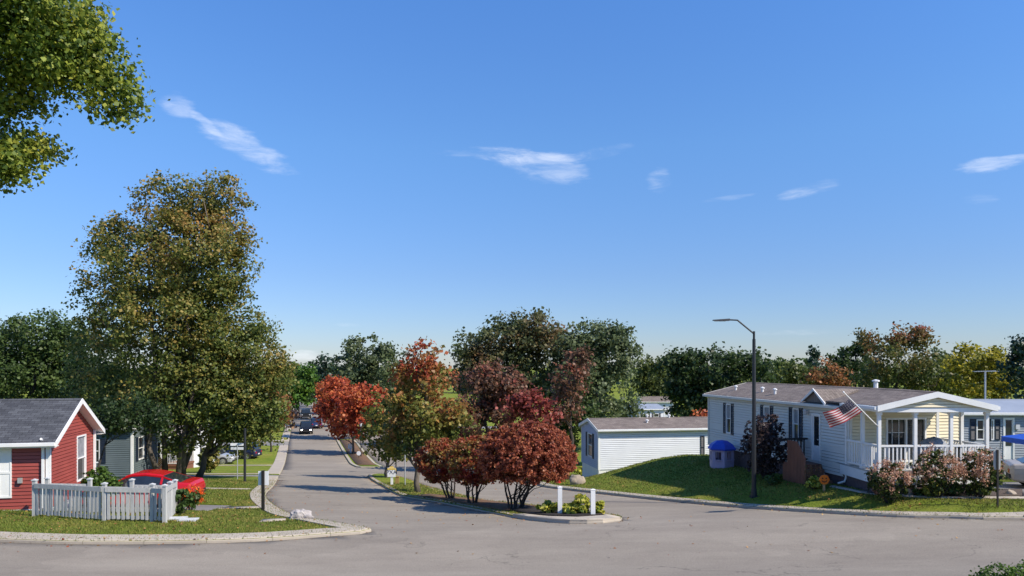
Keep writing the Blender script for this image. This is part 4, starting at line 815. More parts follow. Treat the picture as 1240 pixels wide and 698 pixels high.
for i in range(1, 12):
    x = (ub_ - ua) * i / 12; zz1 = (zt0 if x < uc - ua else zt0 + (zt1 - zt0) * (x - uc + ua) / (ub_ - uc)) - .03; m.prism([(x - .012, -.5), (x + .012, -.5), (x + .012, zz1), (x - .012, zz1)], w.pt(ua, 0, d_ + .041), w.u, (0, 0, 1), w.n * .01)
m.build('privacy_panel', M['brown_wood'], ph)
a = w.pt(s0 + .05, 0, .1); b_ = w.pt(s0 + .05, 0, D_ - .05); railing('landing_railing', ph, (a.x, a.y), (b_.x, b_.y), lzz, .95, 'black_metal', n=7, tw=.07, bal=.045)

# flag on the porch post
fl = thing('flag', 'american flag flying on a white pole from the porch column', 'flag', tuple(P(1063, 516.5, 26.2)))
o = Vector(fl.location); top = P(1021.5, 475.2, 25.0) - o; m = MB(); m.tube([(0, 0, 0), top], .018, 8); m.lathe(top, [(.01, -.03), (.035, 0), (.01, .035)], 8); m.build('pole', M['white'], fl)
h0, h1, f0, f1 = P(1028, 483.6, 25.2) - o, P(1044, 498.6, 25.65) - o, P(996.5, 499.5, 24.9) - o, P(1005, 518, 25.3) - o
NX, NY = 44, 26; vs = []; fs = []; mi = []
for j in range(NY + 1):
    for i in range(NX + 1):
        u, v = i / NX, j / NY; p = h0.lerp(h1, v).lerp(f0.lerp(f1, v), u)
        wv = math.sin(u * 9 + v * 2.2) * .045 * min(1, u * 3) + math.sin(u * 4 - v * 3) * .05 * u
        p = p + Vector((.25 * wv, -wv, .35 * wv)) + Vector((0, 0, -.10 * math.sin(u * math.pi) * (1 - .3 * v))); vs.append(p)
for j in range(NY):
    for i in range(NX):
        k = j * (NX + 1) + i; fs.append((k, k + 1, k + NX + 2, k + NX + 1)); st = j // 2
        mi.append(2 if (i < NX * .4 and j < 14) else (0 if st % 2 == 0 else 1))
fm = MB(); fm.v = [tuple(v) for v in vs]; fm.f = [list(f) for f in fs]; fm.m = mi
cl_ = fm.build('flag_cloth', [M['flag_red'], M['flag_white'], M['flag_blue']], fl, smooth=True)
cl_.data.update()
st = MB()
for r in range(9):
    for c in range(6 if r % 2 == 0 else 5):
        u = (.4 / 12) * (1 + 2 * c + (r % 2)) ; v = (r + 1) / 10 * 14 / 26; i = min(NX - 1, int(u * NX)); j = min(NY - 1, int(v * NY))
        A = vs[j * (NX + 1) + i]; B_ = vs[j * (NX + 1) + i + 1]; D_ = vs[(j + 1) * (NX + 1) + i]; e1 = (B_ - A).normalized(); e2 = (D_ - A).normalized(); nn = e1.cross(e2).normalized(); e2 = nn.cross(e1)
        for s in (1, -1):
            ps = []
            for q in range(10):
                an = q * math.pi / 5 - math.pi / 2; rr = .016 if q % 2 == 0 else .0065; ps.append(A + e1 * (rr * math.cos(an)) + e2 * (rr * math.sin(an)) + nn * .003 * s)
            st.add(ps, [list(range(10)) if s > 0 else list(range(10))[::-1]])
st.build('stars', M['flag_white'], cl_)
m = MB(); m.tube([(0, 0, 0), (top.normalized() * .12)], .03, 8); m.build('bracket', M['steel'], fl)

# covered grill on the porch
gp = P(1131, 541, 27.6); gr = thing('covered_grill', 'grey cloth covered grill standing on the white porch', 'grill', (gp.x, gp.y, DZ))
m = MB(); prof = []
nx, ny = 16, 10; hh = (5 - (530 - HY) / F * 27.6) - DZ
for j in range(ny + 1):
    for i in range(nx):
        a = 2 * math.pi * i / nx; ca, sa = math.cos(a), math.sin(a); z = j / ny; r = (1 if z < .55 else math.sqrt(max(0, 1 - ((z - .55) / .45) ** 1.6)))
        e = (abs(ca) ** 2.5 + abs(sa) ** 2.5) ** (-1 / 2.5); w_ = 1 + .05 * math.sin(a * 7) * (1 - z)
        m.v.append((ca * e * .62 * r * w_, sa * e * .34 * r * w_, z * hh * (1 + .04 * math.sin(3 * a))))
for j in range(ny):
    for i in range(nx): k = (i + 1) % nx; m.f.append([j * nx + i, j * nx + k, (j + 1) * nx + k, (j + 1) * nx + i]); m.m.append(0)
m.build('cover', M['grill_cover'], gr, smooth=True)
m = MB(); m.box(.55, .95, -.25, .25, hh * .72, hh * .76); m.box(.9, .94, -.2, .2, 0, hh * .72); m.build('side_shelf', M['black_plastic'], gr)

# ------------------------------------------------------------------ white home beyond the lawn
rz3 = math.atan2(.17, .985); o3 = Vector((5.62, 48)); d3 = Vector((.985, .17)).normalized(); e3 = Vector((-d3.y, d3.x)); gz = -2.25; ze3 = .78 - gz
ul = lambda px: 4.1 - wall_u(o3, e3, px)
wl = (ul(711.8), ul(717.6)); wzl = (row_z(o3, e3, 1.9, 553.5, gz), row_z(o3, e3, 1.9, 525, gz)); wl = (min(wl), max(wl))
h3, W3 = home('white_home', 'long white vinyl home with brown roof half hidden by the lawn mound', (o3.x, o3.y, gz), rz3, 14.5, 4.1, .42, ze3, .5, 'white_vinyl', 'sh_brown', {'left': [(wl[0], wl[1], *wzl)]}, endm={'left': 'shaded_siding'}, skirtm='white', group='homes near the junction', ox=.15, oy=.22)
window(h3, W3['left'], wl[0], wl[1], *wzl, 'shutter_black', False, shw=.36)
sa, sb = wall_u(o3, d3, 848), wall_u(o3, d3, 852.6)
shutter(h3, W3['front'], sa, sb, row_z(o3, d3, sa, 556, gz), row_z(o3, d3, sa, 528, gz), 'shutter_blue')
window(h3, W3['front'], sb + .03, sb + .9, row_z(o3, d3, sa, 555, gz), row_z(o3, d3, sa, 529, gz))
vents(h3, [(wall_u(o3, d3, 790), 1.0, ze3 + .25), (wall_u(o3, d3, 797.5), 2.2, ze3 + .5), (wall_u(o3, d3, 824), 2.0, ze3 + .5)], .22, .07)

# grey home at the right edge
o4 = Vector((19.0, 38.2)); rz4 = -.03; d4 = Vector((math.cos(rz4), math.sin(rz4))); gz = -.35; ze4 = 2.52 - gz
wu = lambda px: wall_u(o4, d4, px); wz4 = lambda px, py: row_z(o4, d4, wu(px), py, gz)
wa4 = (wu(1182), wu(1192)); wb4 = (wu(1199), wu(1203.5)); da4 = (wu(1214.5), wu(1228)); zz = (wz4(1187, 533), wz4(1187, 508))
h4, W4 = home('grey_home', 'grey home with pale metal roof behind the blue canopy', (o4.x, o4.y, gz), rz4, 15, 4.4, .3, ze4, .5, 'grey_siding', 'metal_roof', {'front': [(wa4[0], wa4[1], *zz), (wb4[0], wb4[1], *zz), (da4[0], da4[1], .5, wz4(1220, 506))]}, skirtm='grey_siding', group='homes near the junction', ox=.2, oy=.2)
window(h4, W4['front'], *wa4, *zz, 'shutter_blue', shw=.3); window(h4, W4['front'], *wb4, *zz, None)
shutter(h4, W4['front'], wb4[1] + .03, wb4[1] + .3, zz[0], zz[1], 'shutter_blue'); door(h4, W4['front'], *da4, .5, wz4(1220, 506))
m = MB(); lu = wu(1231); lz = wz4(1231, 517); w = W4['front']; w.box(m, lu - .1, lu + .1, lz - .12, lz + .12, .02, .12); m.build('wall_lamp', M['frost'], h4)
# aerial
ap = P(1193, 489, 41); ae = thing('television_aerial', 'thin mast with a crossbar aerial standing behind the grey home', 'aerial', (ap.x, ap.y, tz(ap.x, ap.y)))
tp = P(1193, 449.5, 41); h = tp.z - ae.location.z; m = MB(); m.tube([(0, 0, 0), (0, 0, h)], .045, 8); m.build('mast', M['steel'], ae)
m = MB(); m.beam((-.6, 0, h - .03), (.62, .05, h - .0), .06, .04)
for i in range(9): x = -.55 + i * .14; m.beam((x, -.3, h - .02), (x, .3, h - .02), .02)
m.build('antenna_boom', M['steel'], ae)

# homes on the left behind the red house
gz = tz(-24, 44); cA = Vector((-22.6, 44)); rzA = math.radians(8); uA = Vector((math.cos(rzA), math.sin(rzA))); gA = Vector((-uA.y, uA.x)); oA = cA - uA * 11
zeA = row_z(cA, uA, 0, 517, gz); wA = (wall_u(cA, gA, 163), wall_u(cA, gA, 170)); wA = (.9, 1.9)
hA, WA = home('slate_home', 'slate-sided home in dappled shade between the red house and the big maple', (oA.x, oA.y, gz), rzA, 11, 4.3, .35, zeA, .6, 'slate_siding', 'sh_dark', {'right': [(*wA, 1.2, 2.6)], 'front': [(8.2, 9.2, 1.2, 2.6)]}, skirtm='slate_siding', group='homes near the junction')
window(hA, WA['right'], *wA, 1.2, 2.6, 'shutter_blue', shw=.4); window(hA, WA['front'], 8.2, 9.2, 1.2, 2.6, 'shutter_blue')
def far_home(name, label, px, Y, L, W, rzd, wall_h, rise, sm, rm, porch=False, zoff=0, skirt='white', z0=None):
    x, y = at(px, Y); gz = tz(x, y) if z0 is None else z0; r = math.radians(rzd)
    ops = {'front': [(L * .2, L * .2 + .9, 1.1, 2.2), (L * .6, L * .6 + .9, 1.1, 2.2)], 'right': [(W * .35, W * .35 + 1, 1.1, 2.2)], 'left': [(W * .35, W * .35 + 1, 1.1, 2.2)]}
    h, Wl = home(name, label, (x, y, gz), r, L, W, .4, wall_h, rise, sm, rm, ops, skirtm=skirt, group='homes further down the hill')
    for k, v in ops.items():
        for q in v: window(h, Wl[k], *q, 'shutter_black')
    return h, Wl
# home with end wall and white porch toward the camera, seen under the big maple
hb, WB = far_home('white_porch_home', 'white home with covered porch and hanging flag seen under the big maple', 163, 64, 5.1, 4.6, 0, 2.7, .75, 'white_vinyl', 'sh_brown')
pB = bpy.data.objects.new('porch', None); C.objects.link(pB); pB.parent = hb; pB.location = (0.2, -2.6, 0)
m = MB(); m.box(0, 5.0, 0, 2.55, .55, .7); m.build('deck_boards', M['brown_wood'], pB); m = MB(); m.box(.05, 4.95, .05, 2.5, -.4, .55); m.build('deck_skirt', M['brown_wood'], pB)
for x in (0.1, 1.7, 3.3, 4.9): q = MB(); q.box(x - .06, x + .06, .04, .16, .7, 2.75); q.build('porch_post', M['white'], pB)
m = MB(); siding(m, Wall((0, 0, 0), (1, 0, 0), (0, -1, 0)), 2.75, 3.5, lambda z: (z - 2.75) / .8 * 2.5, lambda z: 5 - (z - 2.75) / .8 * 2.5); m.box(0, 5, .02, .14, 2.55, 2.75); m.build('gable', M['white_vinyl'], pB)
gable_roof(pB, 0, 5, 0, 2.6, 2.75, .8, 'sh_brown', ox=.25, oy=.2, axis='y')
railing('railing', pB, (.1, .1), (4.9, .1), .7, .85, 'white')
def small_flag(loc, label):
    f = thing('flag', label, 'flag', loc); m = MB(); m.tube([(0, 0, 0), (.9, -.5, .9)], .02, 6); m.build('pole', M['white'], f)
    NX, NY = 20, 13; b0 = Vector((.9, -.5, .9)); m = MB()
    for j in range(NY + 1):
        for i in range(NX + 1):
            u, v = i / NX, j / NY; m.v.append(tuple(b0 + Vector((-.5 * v - .1 * u, .25 * v + .03 * math.sin(u * 9), -.35 * v - u * 1.0 + .1 * math.sin(v * 5)))) if False else tuple(b0 * (1 - .75 * v) + Vector((.55 * u, .05 * math.sin(u * 9), -.85 * u))))
    for j in range(NY):
        for i in range(NX): k = j * (NX + 1) + i; m.f.append([k, k + 1, k + NX + 2, k + NX + 1]); m.m.append(2 if i < 8 and j < 7 else j % 2)
    m.build('flag_cloth', [M['flag_red'], M['flag_white'], M['flag_blue']], f, smooth=True)
q = P(181, 560, 60.9); small_flag((q.x, q.y, q.z), 'small american flag on the porch of the white home under the big maple')
far_home('blue_home', 'blue-white home closing the far end of the road', 362, 290, 7.5, 8, 0, 2.9, 1.4, 'blue_vinyl', 'metal_roof')
far_home('pale_roof_home', 'small white home with pale canopy roof beyond the long white home', 772, 121, 4.6, 8, 10, 2.9, .6, 'white_vinyl', 'metal_roof')
far_home('brown_roof_home', 'white home with brown roof furthest beyond the long white home', 778, 142, 6, 4.6, 0, 3.4, .8, 'white_vinyl', 'sh_brown')
# ------------------------------------------------------------------ picket fence
fA, fB, fC, fD = (G(*p) for p in ((42, 628.5), (126.5, 634.5), (184.5, 635.5), (199.5, 637)))
bA, bD = Vector((-15.9, 25.3)), Vector(((212 - HX) / F * 25.6, 25.6))
base = fA.copy(); pf = thing('picket_fence', 'weathered grey picket fence enclosing the yard of the red house', 'fence', tuple(base))
def L3(x, y, z=0): return Vector((x - base.x, y - base.y, tz(x, y) + .09 - base.z + z))
def post(x, y, h, capd=True):
    p = L3(x, y); m = MB(); s = .055; m.box(p.x - s, p.x + s, p.y - s, p.y + s, p.z - .2, p.z + h)
    q = m.build('post', M['grey_paint'], pf)
    c = MB(); c.box(p.x - s, p.x + s, p.y - s, p.y + s, p.z + h + .002, p.z + h + .03); c.box(p.x - s - .02, p.x + s + .02, p.y - s - .02, p.y + s + .02, p.z + h + .03, p.z + h + .07)
    c.add([(p.x - s, p.y - s, p.z + h + .071), (p.x + s, p.y - s, p.z + h + .071), (p.x + s, p.y + s, p.z + h + .071), (p.x - s, p.y + s, p.z + h + .071), (p.x, p.y, p.z + h + .1)], [(0, 1, 4), (1, 2, 4), (2, 3, 4), (3, 0, 4)]); c.build('cap', M['grey_cap'], q)
def panel(a, b_, h, sp=.145, w=.085, top=True, z0=.07, boards=True):
    a = Vector(a[:2]); b_ = Vector(b_[:2]); d = b_ - a; Ln = d.length; d.normalize(); n = Vector((d.y, -d.x)); r_ = random.Random(int(Ln * 1000))
    m = MB()
    for z, hh, of in ((h - .08, .15, .065 if boards else 0), (.12, .09, 0)):
        m = MB(); m.beam(L3(*(a + d * .05 + n * of), z), L3(*(b_ - d * .05 + n * of), z), .03, hh); m.build('rail', M['grey_paint'], pf)
    m = MB(); k = int(Ln / sp); ang = math.atan2(d.y, d.x)
    for i in range(1, k):
        p = a + d * (i * Ln / k) + n * .036; q = L3(p.x, p.y); lean = r_.uniform(-.008, .008)
        ht = h - (.1 if boards else .03) + (.0 if boards else r_.uniform(-.01, .01)); z1 = ht
        ca, sa = d.x, d.y; c = []
        for z, dx in ((z0 - r_.uniform(0, .03), -lean), (z1 - .04, lean)):
            for x, y in ((-w / 2, -.01), (w / 2, -.01), (w / 2, .01), (-w / 2, .01)): X = x + dx; c.append((q.x + X * ca - y * sa, q.y + X * sa + y * ca, q.z + z))
        m.hexa(c); t = []
        for x, y in ((-w / 2, -.01), (w / 2, -.01), (w / 2, .01), (-w / 2, .01)): t.append(c[4 + len(t)])
        for x, y in ((-w / 4, -.01), (w / 4, -.01), (w / 4, .01), (-w / 4, .01)): X = x + lean; t.append((q.x + X * ca - y * sa, q.y + X * sa + y * ca, q.z + z1))
        m.hexa(t)
    m.build('pickets', M['grey_paint'], pf)
HF = 1.12
for p in (fA, fB, fC, fD): post(p.x, p.y, HF)
mid = fA.lerp(fB, .5)
panel(fA, fB, HF - .05); panel(fB, fC, HF - .05); panel(fC, fD, HF - .05)
for p in (bA, bA.lerp(bD, .33), bA.lerp(bD, .66), bD, Vector(fD[:2]).lerp(bD, .5)): post(p.x, p.y, HF)
panel(bA, bA.lerp(bD, .33), HF - .12, boards=False); panel(bA.lerp(bD, .33), bA.lerp(bD, .66), HF - .2, boards=False); panel(bA.lerp(bD, .66), bD, HF - .12, boards=False)
panel(fD, Vector(fD[:2]).lerp(bD, .5), HF); panel(Vector(fD[:2]).lerp(bD, .5), bD, HF)
for px, py, w_, d_, lab in ((213, 632.8, .62, .42, 'pale paving slab nearest the fence corner post'), (228, 634.5, .55, .42, 'pale paving slab right of the other slab by the fence')):
    g = G(px, py); s_ = MB(); s_.cbox((0, 0, .12), (w_, d_, .05), .1); o = s_.build('paving_slab', M['grey_cap']); o.location = g; tag(o, lab, 'slab', 'paving slabs by the fence')

# ------------------------------------------------------------------ vehicles
def paint(name, c, rough=0.25): return mat(name, c, rough, tuple(x * .92 for x in c), 2, spec=0.6)
def car(name, label, x, y, rz, L, Wd, pf_, m, lit=False, group=None, wr=.33, clad=None):
    """pf_: body [(t, zbot, ztop, halfwidth factor)], cabin [(t, zbase, zroof, wb, wr)] with t from tail 0 to nose 1"""
    root = thing(name, label, 'car', (x, y, tz(x, y) + (0.0 if name != 'x' else 0)), rz, group); hw = Wd / 2; body, cab, axl = pf_['body'], pf_['cab'], pf_['axles']
    def loft(sts, ring, nm, mm, par, smooth=True):
        b = MB(); k = len(ring(sts[0]))
        for s_ in sts: b.v += [tuple(p) for p in ring(s_)]
        for i in range(len(sts) - 1):
            for j in range(k): j2 = (j + 1) % k; b.f.append([i * k + j, i * k + j2, (i + 1) * k + j2, (i + 1) * k + j]); b.m.append(0)
        b.f.append(list(range(k))[::-1]); b.m.append(0); e = (len(sts) - 1) * k; b.f.append([e + j for j in range(k)]); b.m.append(0)
        o = b.build(nm, M[mm] if isinstance(mm, str) else mm, par, smooth=False)
        return o
    def dens(sts, n=3):
        o = []
        for a, b_ in zip(sts, sts[1:]):
            for i in range(n): t = i / n; o.append(tuple(p + (q - p) * t for p, q in zip(a, b_)))
        return o + [sts[-1]]
    def rb(s_):
        t, z0, z1, wf = s_; X = (t - .5) * L; w = hw * wf; h = z1 - z0
        return [(X, -w * .9, z0), (X, -w * .985, z0 + h * .12), (X, -w, z0 + h * .45), (X, -w * .985, z0 + h * .75), (X, -w * .93, z1 - h * .05), (X, -w * .8, z1), (X, 0, z1 + .015), (X, w * .8, z1), (X, w * .93, z1 - h * .05), (X, w * .985, z0 + h * .75), (X, w, z0 + h * .45), (X, w * .985, z0 + h * .12), (X, w * .9, z0)]
    bo = loft(body, rb, 'body', m, root)
    bv = bo.modifiers.new('soft', 'BEVEL'); bv.width = .03; bv.segments = 2; bv.limit_method = 'ANGLE'; bv.angle_limit = math.radians(25)
    def rc(s_):
        t, z0, z1, wb, wr_ = s_; X = (t - .5) * L; a = hw * wb; c = hw * wr_
        return [(X, -a, z0), (X, -c, z1 - .05), (X, -c * .86, z1), (X, c * .86, z1), (X, c, z1 - .05), (X, a, z0)]
    loft(cab, rc, 'windows', 'car_glass', root)
    full = [s_ for s_ in cab if s_[2] > max(q[2] for q in cab) - .12]; r = MB()
    for s0, s1 in zip(full, full[1:]):
        X0, X1 = (s0[0] - .5) * L, (s1[0] - .5) * L; a, b_ = hw * s0[4] * .93, hw * s1[4] * .93
        r.hexa([(X0, -a, s0[2] - .02), (X1, -b_, s1[2] - .02), (X1, b_, s1[2] - .02), (X0, a, s0[2] - .02), (X0, -a * .9, s0[2] + .025), (X1, -b_ * .9, s1[2] + .025), (X1, b_ * .9, s1[2] + .025), (X0, a * .9, s0[2] + .025)])
    r.build('roof', m, root)
    for s_ in (1, -1):
        p = MB()
        pts_ = [((c[0] - .5) * L, s_ * (hw * c[4] + .0), c[2] - .045) for c in cab]; low = [((c[0] - .5) * L, s_ * (hw * c[3] + .008), c[1] + .01) for c in cab]
        for a, b_ in zip(pts_, pts_[1:]): p.beam(a, b_, .05, .05)
        for i in pf_.get('pillars', []): p.beam(low[i], pts_[i], .07, .05)
        p.build('pillar_frame', m, root)
    for tx in axl:
        for s_ in (1, -1):
            X = (tx - .5) * L; a = MB(); a.tube([(X, s_ * (hw - .25), wr), (X, s_ * (hw + .004), wr)], wr * 1.16, 20); a.build('wheel_arch', M['black_plastic'], root)
            t_ = MB(); t_.tube([(X, s_ * (hw - .22), wr), (X, s_ * (hw + .0), wr), (X, s_ * (hw + .02), wr)], [wr, wr, wr * .93], 20); wh = t_.build('wheel', M['tyre'], root, smooth=False)
            q = MB(); y_ = s_ * (hw + .024); q.tube([(X, y_ - s_ * .02, wr), (X, y_, wr)], [wr * .68, wr * .66], 20); q.tube([(X, y_, wr), (X, y_ + s_ * .012, wr)], wr * .16, 10)
            for k in range(5):
                an = k * 2 * math.pi / 5; c_ = (X + math.cos(an + .6) * wr * .42, y_ + s_ * .004, wr + math.sin(an + .6) * wr * .42); 
            q.build('rim', M['alloy'], wh)
            q = MB()
            for k in range(5):
                an = k * 2 * math.pi / 5 + .6; q.tube([(X + math.cos(an) * wr * .42, y_, wr + math.sin(an) * wr * .42), (X + math.cos(an) * wr * .42, y_ + s_ * .003, wr + math.sin(an) * wr * .42)], wr * .13, 8)
            q.build('spoke_gap', M['tyre'], wh)
    b0, b1 = body[0], body[-1]; zt0, zt1 = b0[2], b1[2]
    for s_ in (1, -1):
        h = MB(); h.box(L / 2 - .16, L / 2 + .015, min(s_ * hw * .66 * b1[3], s_ * hw * .93 * b1[3]), max(s_ * hw * .66 * b1[3], s_ * hw * .93 * b1[3]), zt1 - .18, zt1 - .06); h.build('headlight', M['lamp_on' if lit else 'lens'], root)
        h = MB(); h.box(-L / 2 - .015, -L / 2 + .12, min(s_ * hw * .66 * b0[3], s_ * hw * .97 * b0[3]), max(s_ * hw * .66 * b0[3], s_ * hw * .97 * b0[3]), zt0 - .26, zt0 - .1); h.build('taillight', M['taillight'], root)
        tm = [c for c in cab][-1][0]; h = MB(); X = (tm - .5 - .06) * L; h.cbox((X, s_ * (hw + .1), cab[-1][1] + .08), (.12, .18, .12)); h.build('mirror', m, root)
    h = MB(); h.box(L / 2 - .1, L / 2 + .02, -hw * .42, hw * .42, b1[1] + .18, zt1 - .16); h.build('grille', M['black_plastic'], root)
    h = MB(); h.box(-L / 2 - .02, -L / 2 + .1, -hw * .85, hw * .85, b0[1] + .02, b0[1] + .16); h.build('bumper_trim', M['black_plastic'], root); h = MB(); h.box(L / 2 - .1, L / 2 + .03, -hw * .85, hw * .85, b1[1], b1[1] + .14); h.build('bumper_trim', M['black_plastic'], root)
    h = MB(); h.box(-L / 2 - .025, -L / 2, -.16, .16, zt0 - .42, zt0 - .3); h.build('licence_plate', M['sign_white'], root)
    return root
SUV = {'body': [(0, .35, .95, .88), (.03, .3, 1.05, .97), (.2, .25, 1.08, 1), (.7, .25, 1.05, 1), (.78, .25, 1.02, 1), (.95, .28, .92, .95), (1, .38, .8, .82)],
       'cab': [(.02, 1.02, 1.1, .9, .86), (.06, 1.04, 1.68, .92, .78), (.3, 1.04, 1.75, .93, .8), (.55, 1.04, 1.73, .93, .8), (.63, 1.03, 1.6, .93, .78), (.75, 1.02, 1.06, .9, .86)], 'axles': (.19, .8), 'pillars': [1, 2, 3]}
SEDAN = {'body': [(0, .4, .86, .82), (.03, .3, .95, .93), (.15, .22, 1.0, 1), (.3, .2, .98, 1), (.65, .2, .95, 1), (.75, .2, .92, .99), (.93, .25, .78, .93), (1, .35, .66, .78)],
         'cab': [(.1, .96, 1.0, .8, .76), (.27, .96, 1.34, .9, .7), (.4, .95, 1.44, .91, .72), (.55, .94, 1.42, .91, .72), (.6, .93, 1.34, .9, .71), (.76, .92, .95, .86, .82)], 'axles': (.19, .81), 'pillars': [1, 3]}
COUPE = {'body': [(0, .45, .88, .84), (.02, .32, 1.02, .92), (.1, .22, 1.05, .98), (.25, .2, 1.0, 1), (.5, .2, .92, .98), (.7, .2, .92, 1), (.92, .24, .8, .95), (1, .34, .66, .8)],
         'cab': [(.09, 1.0, 1.04, .8, .74), (.26, .98, 1.3, .86, .66), (.4, .93, 1.38, .88, .68), (.52, .92, 1.36, .88, .68), (.58, .92, 1.28, .88, .67), (.72, .92, .96, .86, .82)], 'axles': (.19, .79), 'pillars': [1]}
PICK = {'body': [(0, .55, 1.1, .92), (.02, .5, 1.12, .98), (.3, .45, 1.12, 1), (.7, .4, 1.12, 1), (.97, .42, 1.08, .97), (1, .5, 1.0, .9)],
        'cab': [(.36, 1.1, 1.2, .93, .88), (.38, 1.1, 1.8, .94, .8), (.5, 1.1, 1.88, .94, .82), (.62, 1.1, 1.85, .94, .82), (.72, 1.1, 1.16, .92, .88)], 'axles': (.17, .82), 'pillars': [1, 2]}
cg = 'cars parked beside the homes'; rg = 'cars on the avenue'
M['red_paint'] = paint('red_car_paint', (0.45, 0.008, 0.012), .18); M['navy_paint'] = paint('navy_car_paint', (0.012, 0.018, 0.05)); M['silver_paint'] = paint('silver_car_paint', (0.33, 0.34, 0.36))
M['blue_paint'] = paint('blue_car_paint', (0.02, 0.04, 0.12)); M['black_car'] = paint('black_car_paint', (0.012, 0.012, 0.014)); M['beige_paint'] = paint('beige_car_paint', (0.36, 0.32, 0.27), .3)
Yc = 29.3; xr = (247 - HX) / F * Yc - .3
COUPE = {k: ([tuple(v * (1.0 if j in (1, 2) and len(c) else 1) for j, v in enumerate(c)) for c in q] if k in ('body', 'cab') else q) for k, q in COUPE.items()}
car('red_coupe', 'red coupe parked behind the grey picket fence', xr - 2.2, Yc, math.pi + .08, 4.45, 1.85, COUPE, M['red_paint'], group=cg, wr=.35)
car('parked_suv', 'silver and dark suv with one alloy front wheel showing beyond the red coupe', (285 - HX) / F * 70.5 - 2.3, 70.5, 0.05, 4.6, 1.85, SUV, M['silver_paint'], group=cg, wr=.38)
car('parked_suv', 'navy suv parked tail toward the road behind the black pole', (314 - HX) / F * 77 - 2.4, 77, math.pi - .06, 4.8, 1.9, SUV, M['navy_paint'], group=cg, wr=.38)
rd = math.atan2(1, SL)
car('driving_suv', 'black suv with lit headlights driving toward the camera', *at(370.6, 111), rd + math.pi, 4.6, 1.9, SUV, M['black_car'], True, rg, wr=.38)
car('driving_sedan', 'blue sedan driving away just past the black suv', *at(383, 121.5), rd, 4.6, 1.85, SUV, M['blue_paint'], False, rg)
car('driving_pickup', 'dark pickup furthest away on the avenue', *at(370.3, 149), rd + math.pi, 5.4, 2.0, PICK, M['black_car'], False, rg, wr=.4)
car('beige_sedan', 'beige car parked by the blue canopy, cut by the right edge', (1210 - HX) / F * 28.9 + 2.45, 28.2, -.42, 4.5, 1.8, SEDAN, M['beige_paint'], group=cg, wr=.34)

# ------------------------------------------------------------------ lamps, posts, signs
def root_at(name, label, cat, px, py, group=None, Y=None):
    if Y is None: g = G(px, py)
    else: x, y = at(px, Y); g = Vector((x, y, tz(x, y)))
    g.z += .09; return thing(name, label, cat, tuple(g), 0, group)
sl = root_at('street_lamp', 'tall black street lamp with angled arm on the right lawn', 'street lamp', 913, 605); Yl = sl.location.y; o = Vector(sl.location)
kt = P(911.5, 405, Yl) - o; m = MB(); m.tube([(0, 0, -.1), (0, 0, kt.z * .97)], [.095, .065], 12); m.tube([(0, 0, kt.z * .965), (kt.x * .0, 0, kt.z + .12)], .045, 10); m.build('pole', M['pole_dark'], sl)
m = MB(); m.box(-.14, .14, -.14, .14, -.08, .05); m.tube([(0, 0, .05), (0, 0, .35)], [.125, .105], 12); m.build('base', M['pole_dark'], sl)
e1 = P(893, 388, Yl) - o; e2 = P(880, 387.3, Yl) - o; m = MB(); m.tube([(0, 0, kt.z + .02), e1, e2], .032, 10); m.build('arm', M['pole_dark'], sl)
e3 = P(863.5, 387.6, Yl) - o; m = MB(); m.hexa([(e3.x, -.1, e3.z - .035), (e2.x + .1, -.13, e2.z - .05), (e2.x + .1, .13, e2.z - .05), (e3.x, .1, e3.z - .035), (e3.x, -.08, e3.z + .005), (e2.x + .1, -.1, e2.z + .04), (e2.x + .1, .1, e2.z + .04), (e3.x, .08, e3.z + .005)])
m.build('lamp_head', M['pole_dark'], sl); m = MB(); m.box(e3.x + .06, e2.x - .05, -.07, .07, e3.z - .06, e3.z - .042); m.build('lens', M['frost'], sl)
def lantern(px, py, Ypx, label, h):
    r = root_at('lantern_post', label, 'lamp post', px, py, 'small lantern posts along the avenue'); m = MB(); m.tube([(0, 0, -.1), (0, 0, .5), (0, 0, h)], [.09, .05, .045], 10); m.build('pole', M['pole_dark'], r)
    m = MB(); m.lathe((0, 0, h), [(.07, 0), (.1, .04), (.17, .4), (.15, .42), (.02, .43)], 10); m.build('lantern', M['frost'], r)
    m = MB(); m.lathe((0, 0, h + .43), [(.24, 0), (.13, .12), (.03, .2), (.03, .26)], 10); m.build('lantern_cap', M['pole_dark'], r)
lantern(437, 554, 0, 'small white lantern on a dark post on the far median', 3.2)
lantern(479.5, 574, 0, 'dark lantern post behind the white and yellow sign on the median', 3.4)
r = root_at('tall_post', 'tall dark post left of the road rising into the foliage', 'post', 296.5, 585.5); m = MB(); m.tube([(0, 0, -.1), (0, 0, 3.1)], .075, 10); m.build('pole', M['pole_dark'], r); m = MB(); m.lathe((0, 0, 3.1), [(.1, 0), (.1, .04), (.02, .08)], 10); m.build('cap', M['pole_dark'], r)
